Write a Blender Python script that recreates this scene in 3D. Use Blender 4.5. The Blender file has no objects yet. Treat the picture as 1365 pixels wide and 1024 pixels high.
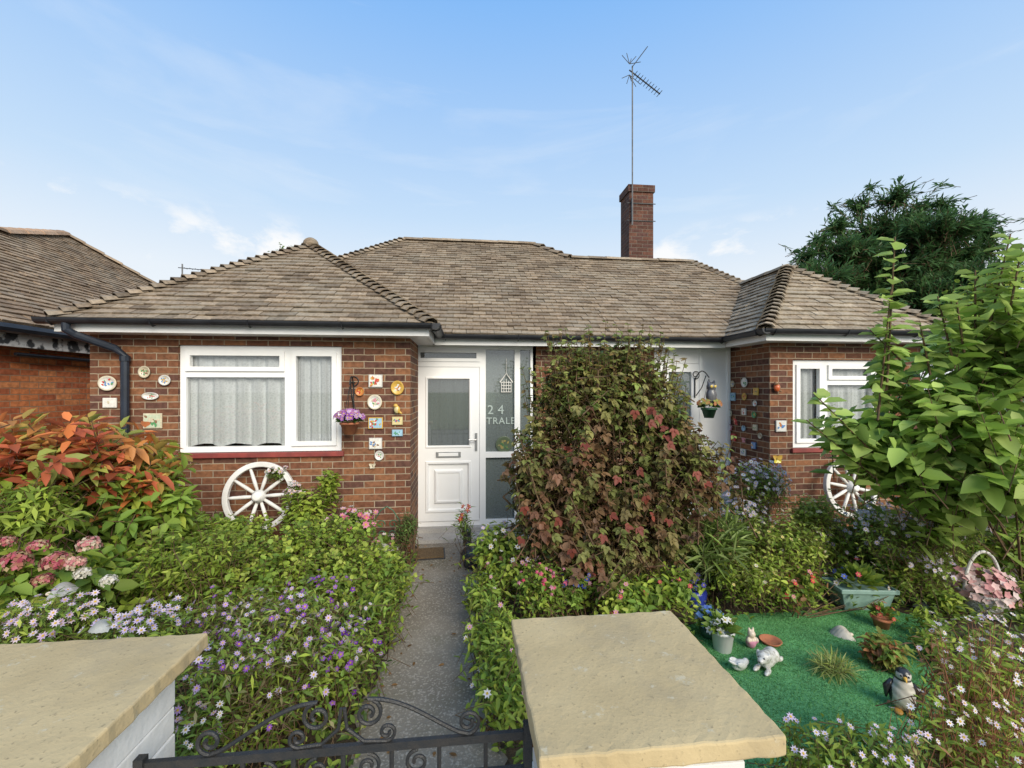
import bpy, bmesh, math, random
import numpy as np
from mathutils import Vector, Matrix
R=math.radians
rng=np.random.default_rng(11); random.seed(5)
scene=bpy.context.scene; col=scene.collection
scene.view_settings.view_transform='Standard'; scene.view_settings.look='None'; scene.view_settings.exposure=0; scene.view_settings.gamma=1
EYE=1.77; F=580.; CX=682.5; HY=520.
s6,c6=math.sin(R(6)),math.cos(R(6))
def kx(px):
    t=(px-CX)/F; return (t*c6+s6)/(c6-s6*t)
def at(px,py,Y):
    X=kx(px)*Y; d=X*s6+Y*c6; return Vector((X,Y,EYE-(py-HY)*d/F))
def gr(px,py,z=0):
    d=F*(EYE-z)/(py-HY); r=(px-CX)/F*d; return Vector((r*c6+d*s6,d*c6-r*s6,z))
def dep(px,py,d):
    r=(px-CX)/F*d; return Vector((r*c6+d*s6,d*c6-r*s6,EYE-(py-HY)*d/F))
def atX(px,py,X):
    Y=X/kx(px); d=X*s6+Y*c6; return Vector((X,Y,EYE-(py-HY)*d/F))

# ------------------------------------------------------------ materials
def newmat(name):
    m=bpy.data.materials.new(name); m.use_nodes=True
    nt=m.node_tree; b=nt.nodes['Principled BSDF']
    return m,nt.nodes,nt.links,b
def mk(name,c1,c2=None,rough=.6,scale=12,bump=0,metal=0,spec=.4,detail=5,lo=.35,hi=.65,bdist=.01):
    m,N,L,b=newmat(name)
    b.inputs['Roughness'].default_value=rough; b.inputs['Metallic'].default_value=metal
    b.inputs['Specular IOR Level'].default_value=spec
    c2=c2 or tuple(x*.8 for x in c1)
    tc=N.new('ShaderNodeTexCoord'); n=N.new('ShaderNodeTexNoise'); n.inputs['Scale'].default_value=scale; n.inputs['Detail'].default_value=detail
    L.new(tc.outputs['Object'],n.inputs['Vector'])
    r=N.new('ShaderNodeValToRGB'); r.color_ramp.elements[0].position=lo; r.color_ramp.elements[1].position=hi
    r.color_ramp.elements[0].color=(*c2,1); r.color_ramp.elements[1].color=(*c1,1)
    L.new(n.outputs['Fac'],r.inputs['Fac']); L.new(r.outputs['Color'],b.inputs['Base Color'])
    if bump:
        bp=N.new('ShaderNodeBump'); bp.inputs['Strength'].default_value=bump; bp.inputs['Distance'].default_value=bdist
        n2=N.new('ShaderNodeTexNoise'); n2.inputs['Scale'].default_value=scale*6; n2.inputs['Detail'].default_value=6
        L.new(tc.outputs['Object'],n2.inputs['Vector']); L.new(n2.outputs['Fac'],bp.inputs['Height']); L.new(bp.outputs['Normal'],b.inputs['Normal'])
    return m
def mk_speckle(name,c1,c2,c3,s1,s2,rough=.9,bump=.4,thr=.62,stain=None,sscale=3.,slo=.52,shi=.7,samt=.7,stain2=None,s2scale=9.,s2lo=.58,s2hi=.66,s2amt=.6):
    """two-scale noise with speckles and optional broad weather stains"""
    m,N,L,b=newmat(name); b.inputs['Roughness'].default_value=rough; b.inputs['Specular IOR Level'].default_value=.2
    tc=N.new('ShaderNodeTexCoord')
    def noise(s,d=6):
        n=N.new('ShaderNodeTexNoise'); n.inputs['Scale'].default_value=s; n.inputs['Detail'].default_value=d; L.new(tc.outputs['Object'],n.inputs['Vector']); return n
    def ramp(n,p0,p1,a,b_):
        r=N.new('ShaderNodeValToRGB'); r.color_ramp.elements[0].position=p0; r.color_ramp.elements[1].position=p1
        r.color_ramp.elements[0].color=(*a,1); r.color_ramp.elements[1].color=(*b_,1); L.new(n.outputs['Fac'],r.inputs['Fac']); return r
    a=noise(s1); r=ramp(a,.32,.68,c2,c1); out=r.outputs['Color']
    for st,ss,lo,hi,am in ((stain,sscale,slo,shi,samt),(stain2,s2scale,s2lo,s2hi,s2amt)):
        if st:
            n5=noise(ss,9); n5.inputs['Roughness'].default_value=.68; r5=ramp(n5,lo,hi,(0,0,0),(am,)*3)
            mx=N.new('ShaderNodeMixRGB'); L.new(r5.outputs['Color'],mx.inputs['Fac']); L.new(out,mx.inputs['Color1']); mx.inputs['Color2'].default_value=(*st,1); out=mx.outputs['Color']
    q=noise(s2,3); r2=ramp(q,thr-.06,thr+.05,(0,0,0),(1,1,1))
    mx=N.new('ShaderNodeMixRGB'); L.new(r2.outputs['Color'],mx.inputs['Fac']); L.new(out,mx.inputs['Color1']); mx.inputs['Color2'].default_value=(*c3,1)
    L.new(mx.outputs['Color'],b.inputs['Base Color'])
    bp=N.new('ShaderNodeBump'); bp.inputs['Strength'].default_value=bump; bp.inputs['Distance'].default_value=.004
    L.new(q.outputs['Fac'],bp.inputs['Height']); L.new(bp.outputs['Normal'],b.inputs['Normal'])
    return m
def mk_brick(name,cols,mortar,bump=.6):
    m,N,L,b=newmat(name); b.inputs['Roughness'].default_value=.85; b.inputs['Specular IOR Level'].default_value=.2
    uv=N.new('ShaderNodeUVMap'); uv.uv_map='UVMap'
    br=N.new('ShaderNodeTexBrick'); br.inputs['Scale'].default_value=1; br.inputs['Brick Width'].default_value=.21; br.inputs['Row Height'].default_value=.069
    br.inputs['Mortar Size'].default_value=.0052; br.inputs['Mortar Smooth'].default_value=.3
    br.inputs['Color1'].default_value=(0,0,0,1); br.inputs['Color2'].default_value=(1,1,1,1); br.inputs['Mortar'].default_value=(.5,.5,.5,1)
    nz=N.new('ShaderNodeTexNoise'); nz.inputs['Scale'].default_value=14; L.new(uv.outputs['UV'],nz.inputs['Vector'])
    mp=N.new('ShaderNodeVectorMath'); mp.operation='MULTIPLY_ADD'; mp.inputs[1].default_value=(.008,.008,0)
    L.new(nz.outputs['Color'],mp.inputs[0]); L.new(uv.outputs['UV'],mp.inputs[2]); L.new(mp.outputs['Vector'],br.inputs['Vector'])
    r=N.new('ShaderNodeValToRGB'); r.color_ramp.interpolation='CONSTANT'; e=r.color_ramp.elements
    while len(e)<len(cols): e.new(.5)
    for i,c in enumerate(cols): e[i].position=i/len(cols); e[i].color=(*c,1)
    L.new(br.outputs['Color'],r.inputs['Fac'])
    n2=N.new('ShaderNodeTexNoise'); n2.inputs['Scale'].default_value=22; n2.inputs['Detail'].default_value=8; L.new(uv.outputs['UV'],n2.inputs['Vector'])
    r2=N.new('ShaderNodeValToRGB'); r2.color_ramp.elements[0].position=.3; r2.color_ramp.elements[1].position=.7
    r2.color_ramp.elements[0].color=(.65,.62,.6,1); r2.color_ramp.elements[1].color=(1.25,1.2,1.15,1); L.new(n2.outputs['Fac'],r2.inputs['Fac'])
    mu=N.new('ShaderNodeMixRGB'); mu.blend_type='MULTIPLY'; mu.inputs['Fac'].default_value=1; L.new(r.outputs['Color'],mu.inputs['Color1']); L.new(r2.outputs['Color'],mu.inputs['Color2'])
    n3=N.new('ShaderNodeTexNoise'); n3.inputs['Scale'].default_value=3; n3.inputs['Detail'].default_value=5; L.new(uv.outputs['UV'],n3.inputs['Vector'])
    r3=N.new('ShaderNodeValToRGB'); r3.color_ramp.elements[0].position=.3; r3.color_ramp.elements[1].position=.7
    r3.color_ramp.elements[0].color=(*[x*.7 for x in mortar],1); r3.color_ramp.elements[1].color=(*mortar,1); L.new(n3.outputs['Fac'],r3.inputs['Fac'])
    mx=N.new('ShaderNodeMixRGB'); L.new(br.outputs['Fac'],mx.inputs['Fac']); L.new(mu.outputs['Color'],mx.inputs['Color1']); L.new(r3.outputs['Color'],mx.inputs['Color2'])
    L.new(mx.outputs['Color'],b.inputs['Base Color'])
    iv=N.new('ShaderNodeMath'); iv.operation='MULTIPLY_ADD'; iv.inputs[1].default_value=-1; L.new(br.outputs['Fac'],iv.inputs[0])
    sc=N.new('ShaderNodeMath'); sc.operation='MULTIPLY'; sc.inputs[1].default_value=.6; L.new(n2.outputs['Fac'],sc.inputs[0]); L.new(sc.outputs[0],iv.inputs[2])
    bp=N.new('ShaderNodeBump'); bp.inputs['Strength'].default_value=bump; bp.inputs['Distance'].default_value=.008
    L.new(iv.outputs[0],bp.inputs['Height']); L.new(bp.outputs['Normal'],b.inputs['Normal'])
    return m
def mk_attr(name,rough=.5,transl=0,spec=.3,noise=0,nscale=30,bump=0,lichen=None,lace=False):
    m,N,L,b=newmat(name); b.inputs['Roughness'].default_value=rough; b.inputs['Specular IOR Level'].default_value=spec
    a=N.new('ShaderNodeAttribute'); a.attribute_name='Col'; out=a.outputs['Color']
    if lace:
        tc=N.new('ShaderNodeTexCoord'); v=N.new('ShaderNodeTexVoronoi'); v.inputs['Scale'].default_value=34; v.feature='DISTANCE_TO_EDGE'; L.new(tc.outputs['Object'],v.inputs['Vector'])
        r=N.new('ShaderNodeValToRGB'); r.color_ramp.elements[0].position=.05; r.color_ramp.elements[1].position=.28; r.color_ramp.elements[0].color=(1,1,1,1); r.color_ramp.elements[1].color=(.88,.885,.885,1); L.new(v.outputs['Distance'],r.inputs['Fac'])
        mu=N.new('ShaderNodeMixRGB'); mu.blend_type='MULTIPLY'; mu.inputs['Fac'].default_value=1; L.new(out,mu.inputs['Color1']); L.new(r.outputs['Color'],mu.inputs['Color2']); out=mu.outputs['Color']
    if noise:
        tc=N.new('ShaderNodeTexCoord'); n=N.new('ShaderNodeTexNoise'); n.inputs['Scale'].default_value=nscale; n.inputs['Detail'].default_value=6; L.new(tc.outputs['Object'],n.inputs['Vector'])
        r=N.new('ShaderNodeValToRGB'); r.color_ramp.elements[0].position=.3; r.color_ramp.elements[1].position=.7
        r.color_ramp.elements[0].color=(1-noise,1-noise,1-noise,1); r.color_ramp.elements[1].color=(1+noise,1+noise,1+noise,1); L.new(n.outputs['Fac'],r.inputs['Fac'])
        mu=N.new('ShaderNodeMixRGB'); mu.blend_type='MULTIPLY'; mu.inputs['Fac'].default_value=1; L.new(out,mu.inputs['Color1']); L.new(r.outputs['Color'],mu.inputs['Color2']); out=mu.outputs['Color']
        if lichen:
            n4=N.new('ShaderNodeTexNoise'); n4.inputs['Scale'].default_value=2.2; n4.inputs['Detail'].default_value=9; n4.inputs['Roughness'].default_value=.7; L.new(tc.outputs['Object'],n4.inputs['Vector'])
            r4=N.new('ShaderNodeValToRGB'); r4.color_ramp.elements[0].position=.46; r4.color_ramp.elements[1].position=.68
            r4.color_ramp.elements[0].color=(0,0,0,1); r4.color_ramp.elements[1].color=(.5,.5,.5,1); L.new(n4.outputs['Fac'],r4.inputs['Fac'])
            mx4=N.new('ShaderNodeMixRGB'); L.new(r4.outputs['Color'],mx4.inputs['Fac']); L.new(out,mx4.inputs['Color1']); mx4.inputs['Color2'].default_value=(*lichen,1); out=mx4.outputs['Color']
        if bump:
            bp=N.new('ShaderNodeBump'); bp.inputs['Strength'].default_value=bump; bp.inputs['Distance'].default_value=.006; L.new(n.outputs['Fac'],bp.inputs['Height']); L.new(bp.outputs['Normal'],b.inputs['Normal'])
    L.new(out,b.inputs['Base Color'])
    if transl:
        t=N.new('ShaderNodeBsdfTranslucent'); L.new(out,t.inputs['Color']); mx=N.new('ShaderNodeMixShader'); mx.inputs['Fac'].default_value=transl
        L.new(b.outputs['BSDF'],mx.inputs[1]); L.new(t.outputs['BSDF'],mx.inputs[2]); L.new(mx.outputs[0],N['Material Output'].inputs['Surface'])
    return m
def mk_glass(name,tint=(.96,.98,.98),refl=.06,frost=None,famt=.6):
    m,N,L,b=newmat(name); N.remove(b)
    t=N.new('ShaderNodeBsdfTransparent'); t.inputs['Color'].default_value=(*tint,1)
    g=N.new('ShaderNodeBsdfGlossy'); g.inputs['Roughness'].default_value=.02
    fr=N.new('ShaderNodeFresnel'); fr.inputs['IOR'].default_value=1.5
    ad=N.new('ShaderNodeMath'); ad.inputs[1].default_value=refl; L.new(fr.outputs[0],ad.inputs[0])
    base=t.outputs[0]
    if frost:
        d=N.new('ShaderNodeBsdfDiffuse'); tc=N.new('ShaderNodeTexCoord'); n=N.new('ShaderNodeTexNoise'); n.inputs['Scale'].default_value=55; L.new(tc.outputs['Object'],n.inputs['Vector'])
        r=N.new('ShaderNodeValToRGB'); r.color_ramp.elements[0].position=.35; r.color_ramp.elements[1].position=.65; r.color_ramp.elements[0].color=(*[x*.75 for x in frost],1); r.color_ramp.elements[1].color=(*frost,1); L.new(n.outputs['Fac'],r.inputs['Fac']); L.new(r.outputs['Color'],d.inputs['Color'])
        m1=N.new('ShaderNodeMixShader'); m1.inputs['Fac'].default_value=famt; L.new(t.outputs[0],m1.inputs[1]); L.new(d.outputs[0],m1.inputs[2]); base=m1.outputs[0]
    mx=N.new('ShaderNodeMixShader'); L.new(ad.outputs[0],mx.inputs['Fac']); L.new(base,mx.inputs[1]); L.new(g.outputs[0],mx.inputs[2])
    L.new(mx.outputs[0],N['Material Output'].inputs['Surface']); return m

M=dict(
 leaf=mk_attr('leaf',.5,.42,.3), petal=mk_attr('petal',.6,.25,.2), glaze=mk_attr('glazed_ceramic',.25,0,.5,.12,40),
 tile=mk_attr('roof_tile',.9,0,.12,.3,35,.6,lichen=(.32,.29,.23)), stem=mk('stem',(.14,.08,.04),(.07,.05,.025),.8,30),
 brick=mk_brick('brown_brick',[(.105,.052,.038),(.19,.085,.047),(.145,.066,.042),(.24,.112,.057),(.12,.06,.046),(.205,.097,.054),(.165,.072,.042)],(.40,.32,.225)),
 redbrick=mk_brick('red_brick',[(.48,.15,.06),(.58,.2,.075),(.42,.125,.055),(.62,.24,.095)],(.4,.25,.15)),
 chimbrick=mk_brick('chimney_brick',[(.085,.04,.03),(.13,.06,.042),(.10,.05,.042)],(.17,.14,.11)),
 upvc=mk('white_upvc',(.86,.86,.85),(.82,.82,.81),.3,3,spec=.5), whitepaint=mk('white_paint',(.76,.75,.72),(.6,.58,.54),.7,5,.3),
 oldpaint=mk('peeling_paint',(.6,.58,.54),(.05,.05,.05),.8,7,.4,lo=.44,hi=.5),
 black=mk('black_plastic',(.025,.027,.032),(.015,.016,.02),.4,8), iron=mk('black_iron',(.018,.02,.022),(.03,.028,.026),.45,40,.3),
 navy=mk('dark_pipe',(.02,.028,.045),(.015,.02,.03),.4,8),
 sill=mk('red_sill',(.28,.055,.045),(.18,.04,.035),.6,10), glass=mk_glass('window_glass'), dglass=mk_glass('obscure_glass',(.6,.66,.66),.1,(.3,.34,.34),.35), sglass=mk_glass('side_light_glass',(.7,.76,.75),.12,(.24,.28,.275),.65),
 net=mk_attr('net_curtain',.9,.12,.05,.05,90,lace=True), dark=mk('dark_interior',(.05,.05,.05),(.03,.03,.03),.9), metal=mk('grey_metal',(.45,.45,.45),(.35,.35,.35),.4,10,metal=.8),
 capstone=mk_speckle('cap_stone',(.50,.39,.215),(.41,.315,.17),(.3,.235,.135),5,110,.92,.3,.68,stain=(.32,.26,.165),sscale=4.5,slo=.5,shi=.7,samt=.6,stain2=(.52,.47,.34),s2scale=18,s2lo=.61,s2hi=.66,s2amt=.6),
 path=mk_speckle('tarmac_path',(.265,.23,.18),(.185,.16,.125),(.36,.32,.26),2.2,75,.95,1,.59,stain=(.115,.11,.06),sscale=1.5,slo=.52,shi=.72,samt=.65),
 soil=mk('soil',(.09,.065,.04),(.045,.035,.022),.95,14,.8), pave=mk_speckle('paving',(.46,.44,.41),(.36,.345,.32),(.25,.24,.23),3,90),
 road=mk_speckle('asphalt',(.2,.195,.19),(.15,.15,.145),(.28,.28,.27),2,100), verge=mk('verge_grass',(.09,.14,.03),(.05,.09,.02),.95,3,.8),
 turf=mk_speckle('turf_base',(.11,.31,.11),(.075,.22,.08),(.15,.38,.15),5,140,.8,.9,.55),
 terra=mk('terracotta',(.45,.17,.08),(.32,.11,.06),.8,15,.2),
 bark=mk('bark',(.09,.065,.045),(.045,.035,.025),.95,14,.7), mat=mk('coir_mat',(.2,.13,.06),(.11,.07,.035),.95,60,.8),
 teal=mk('teal_plastic',(.24,.36,.31),(.18,.28,.24),.5,10), wicker=mk('white_wicker',(.72,.7,.66),(.5,.48,.44),.7,60,.5), greenpl=mk('green_plastic',(.04,.13,.07),(.03,.09,.05),.5,10),
 letters=mk('pale_letters',(.40,.47,.44),(.34,.4,.38),.5,20), slate=mk('dark_stone',(.05,.052,.055),(.03,.03,.033),.6,15,.3), mast=mk('weathered_mast',(.16,.16,.165),(.1,.1,.1),.6,15),
 lead=mk('mortar',(.4,.36,.3),(.28,.25,.2),.9,20,.4),
)

# ------------------------------------------------------------ objects
def wm(o):
    m=o.matrix_basis.copy()
    if o.parent: m=wm(o.parent)@o.matrix_parent_inverse@m
    return m
def link(o,parent=None,local=False):
    col.objects.link(o)
    if parent is not None:
        o.parent=parent
        if not local: o.matrix_parent_inverse=wm(parent).inverted()
    return o
def tag(o,label,cat,group=None,kind=None):
    if label: o['label']=label
    if cat: o['category']=cat
    if group: o['group']=group
    if kind: o['kind']=kind
    return o
def thing(name,label,cat,loc=(0,0,0),rot=(0,0,0),group=None):
    o=bpy.data.objects.new(name,None); o.empty_display_size=.1; col.objects.link(o); o.location=loc; o.rotation_euler=rot
    return tag(o,label,cat,group)
def dup(root,loc,rot,label=None,group=None):
    r=root.copy(); col.objects.link(r); r.location=loc; r.rotation_euler=rot
    if label: r['label']=label
    if group: r['group']=group
    for ch in list(root.children):
        c=ch.copy(); col.objects.link(c); c.parent=r
        for g in ch.children:
            d=g.copy(); col.objects.link(d); d.parent=c
    return r
class MB:
    def __init__(s): s.v=[]; s.f=[]; s.c=[]
    def add(s,vs,fs,c=None):
        o=len(s.v); s.v+= [tuple(v) for v in vs]; s.f+=[tuple(i+o for i in f) for f in fs]
        s.c+=[c or (.5,.5,.5)]*len(vs); return s
    def box(s,x0,x1,y0,y1,z0,z1,c=None,tap=0):
        return s.add([(x0,y0,z0),(x1,y0,z0),(x1,y1,z0),(x0,y1,z0),(x0+tap,y0+tap,z1),(x1-tap,y0+tap,z1),(x1-tap,y1-tap,z1),(x0+tap,y1-tap,z1)],
          [(0,3,2,1),(4,5,6,7),(0,1,5,4),(1,2,6,5),(2,3,7,6),(3,0,4,7)],c)
    def lathe(s,prof,seg=24,ctr=(0,0,0),axis='z',c=None,sx=1,sy=1):
        vs=[];fs=[];n=len(prof)
        for k in range(seg):
            a=2*math.pi*k/seg
            for r,z in prof:
                p=(r*math.cos(a)*sx,r*math.sin(a)*sy,z)
                if axis=='y': p=(p[0],-p[2],p[1])
                vs.append((p[0]+ctr[0],p[1]+ctr[1],p[2]+ctr[2]))
        for k in range(seg):
            k2=(k+1)%seg
            for i in range(n-1): fs.append((k*n+i,k2*n+i,k2*n+i+1,k*n+i+1))
        return s.add(vs,fs,c)
    def tube(s,pts,r,sides=6,c=None):
        pts=[Vector(p) for p in pts]; n=len(pts); rs=r if isinstance(r,(list,tuple)) else [r]*n
        vs=[];fs=[]; up=Vector((0,0,1)); pa=None
        for i,p in enumerate(pts):
            t=(pts[min(i+1,n-1)]-pts[max(i-1,0)]).normalized()
            if pa is None: pa=t.cross(up if abs(t.z)<.9 else Vector((1,0,0))).normalized()
            else: pa=(pa-t*pa.dot(t)).normalized()
            b=t.cross(pa)
            for k in range(sides):
                a=2*math.pi*k/sides; vs.append(p+(pa*math.cos(a)+b*math.sin(a))*rs[i])
        for i in range(n-1):
            for k in range(sides):
                k2=(k+1)%sides; fs.append((i*sides+k,i*sides+k2,(i+1)*sides+k2,(i+1)*sides+k))
        fs.append(tuple(range(sides))[::-1]); fs.append(tuple((n-1)*sides+k for k in range(sides)))
        return s.add(vs,fs,c)
    def ell(s,ctr,r,c=None,seg=14,rings=8):
        prof=[(max(1e-4,math.sin(math.pi*i/rings)),-math.cos(math.pi*i/rings)) for i in range(rings+1)]
        vs=[];fs=[];n=rings+1
        for k in range(seg):
            a=2*math.pi*k/seg
            for q,z in prof: vs.append((ctr[0]+q*math.cos(a)*r[0],ctr[1]+q*math.sin(a)*r[1],ctr[2]+z*r[2]))
        for k in range(seg):
            k2=(k+1)%seg
            for i in range(n-1): fs.append((k*n+i,k2*n+i,k2*n+i+1,k*n+i+1))
        return s.add(vs,fs,c)
    def build(s,name,mat,parent=None,local=False,smooth=False,uv=False,bevel=0):
        me=bpy.data.meshes.new(name); me.from_pydata(s.v,[],s.f); me.materials.append(mat)
        ca=me.color_attributes.new('Col','FLOAT_COLOR','POINT'); a=np.ones((len(s.v),4)); a[:,:3]=np.array(s.c); ca.data.foreach_set('color',a.ravel())
        if uv:
            ul=me.uv_layers.new(name='UVMap')
            for p in me.polygons:
                nx,ny,nz=[abs(q) for q in p.normal]
                for li in p.loop_indices:
                    v=me.vertices[me.loops[li].vertex_index].co
                    ul.data[li].uv=(v.x,v.z) if ny>=nx and ny>=nz else ((v.y+.06,v.z) if nx>=nz else (v.x,v.y))
        if smooth: me.polygons.foreach_set('use_smooth',[True]*len(me.polygons))
        me.update(); o=bpy.data.objects.new(name,me); link(o,parent,local)
        if bevel:
            b=o.modifiers.new('bevel','BEVEL'); b.width=bevel; b.segments=2; b.limit_method='ANGLE'
        return o
def nrm(a): return a/np.maximum(np.linalg.norm(a,axis=-1,keepdims=True),1e-9)
def runit(n): return nrm(rng.normal(size=(n,3)))
def npmesh(name,V,Fq,C,mat,parent,local=False):
    me=bpy.data.meshes.new(name); n=len(V); m=len(Fq)
    me.vertices.add(n); me.vertices.foreach_set('co',V.astype(np.float32).ravel())
    me.loops.add(m*4); me.loops.foreach_set('vertex_index',Fq.astype(np.int32).ravel())
    me.polygons.add(m); me.polygons.foreach_set('loop_start',np.arange(0,m*4,4,dtype=np.int32))
    me.update(calc_edges=True)
    ca=me.color_attributes.new('Col','FLOAT_COLOR','POINT'); a=np.ones((n,4),np.float32); a[:,:3]=C; ca.data.foreach_set('color',a.ravel())
    me.materials.append(mat); me.validate(); o=bpy.data.objects.new(name,me); return link(o,parent,local)
def leafmesh(name,P,D,N,L,W,C,mat,parent,fold=.3,droop=.18,lobes=1,local=False,simple=False):
    P=np.asarray(P,float); n=len(P); L=np.broadcast_to(L,(n,)).astype(float); W=np.broadcast_to(W,(n,)).astype(float); D=nrm(np.asarray(D,float)); N=np.asarray(N,float); C=np.broadcast_to(C,(n,3))
    if lobes==3:
        S=nrm(np.cross(D,N)); ds=[D,nrm(D*.55+S*.8),nrm(D*.55-S*.8)]
        P=np.concatenate([P]*3); N=np.concatenate([N]*3); D=np.concatenate(ds); L=np.concatenate([L,L*.72,L*.72]); W=np.concatenate([W,W*.75,W*.75]); C=np.concatenate([C]*3); n*=3
    S=nrm(np.cross(D,N)); N=nrm(np.cross(S,D)); l=L[:,None]; w=W[:,None]; z=np.array([0,0,1.])
    if simple:
        V=np.stack([P,P+D*l*.45+S*w*.5,P+D*l-z*l*droop,P+D*l*.45-S*w*.5],1).reshape(-1,3)
        Fq=np.arange(n*4).reshape(n,4); CC=np.repeat(C,4,0)
    else:
        f=N*w*fold*.5
        V=np.stack([P,P+D*l*.28+S*w*.5+f,P+D*l*.68+S*w*.4+f-z*l*droop*.4,P+D*l-z*l*droop,P+D*l*.68-S*w*.4+f-z*l*droop*.4,P+D*l*.28-S*w*.5+f],1).reshape(-1,3)
        b=np.arange(n)[:,None]*6; Fq=np.concatenate([b+np.array([[0,5,4,3]]),b+np.array([[0,3,2,1]])],1).reshape(-1,4); CC=np.repeat(C,6,0)
    return npmesh(name,V,Fq,CC,mat,parent,local)
def sticks(name,A,B,r,mat,parent,r2=None,local=False):
    A=np.asarray(A,float);B=np.asarray(B,float);n=len(A); r=np.broadcast_to(r,(n,)); r2=r*.6 if r2 is None else np.broadcast_to(r2,(n,))
    t=nrm(B-A); a=nrm(np.cross(t,np.array([.31,.2,.93]))); b=np.cross(t,a); V=np.zeros((n,8,3))
    for k in range(4):
        th=math.pi/2*k; q=a*math.cos(th)+b*math.sin(th); V[:,k]=A+q*r[:,None]; V[:,4+k]=B+q*r2[:,None]
    base=np.arange(n)[:,None]*8; Fq=np.concatenate([base+np.array([[k,(k+1)%4,4+(k+1)%4,4+k]]) for k in range(4)],1).reshape(-1,4)
    return npmesh(name,V.reshape(-1,3),Fq,np.full((n*8,3),.1),mat,parent,local)
def flowers(name,C,N,Rr,k,pal,cc,parent,pw=.5,cup=.25,local=False,simple=True):
    C=np.asarray(C,float); n=len(C); N=nrm(np.asarray(N,float)); Rr=np.broadcast_to(Rr,(n,)); pal=np.array(pal)
    a=nrm(np.cross(N,np.array([.3,.9,.2]))); b=np.cross(N,a); colr=pal[rng.integers(0,len(pal),n)]*rng.uniform(.85,1.15,(n,1))
    Ps=[];Ds=[];Ns=[];Ls=[];Ws=[];Cs=[]; off=rng.uniform(0,6,n)[:,None]
    for i in range(k):
        th=2*math.pi*i/k+off; D=a*np.cos(th)+b*np.sin(th)+N*cup
        Ps.append(C);Ds.append(D);Ns.append(N);Ls.append(Rr);Ws.append(Rr*pw);Cs.append(colr)
    if cc is not None:
        for th in (0,1.57):
            D=a*np.cos(th)+b*np.sin(th); Ps.append(C+N*Rr[:,None]*.18-D*Rr[:,None]*.3);Ds.append(D);Ns.append(N);Ls.append(Rr*.6);Ws.append(Rr*.55);Cs.append(np.tile(np.array(cc),(n,1)))
    return leafmesh(name,np.concatenate(Ps),np.concatenate(Ds),np.concatenate(Ns),np.concatenate(Ls),np.concatenate(Ws),np.concatenate(Cs),M['petal'],parent,droop=.05,simple=simple,local=local)
def B(px,py,d,rx,ry,rz): 
    p=dep(px,py,d); return (p.x,p.y,p.z,rx,ry,rz)
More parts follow.
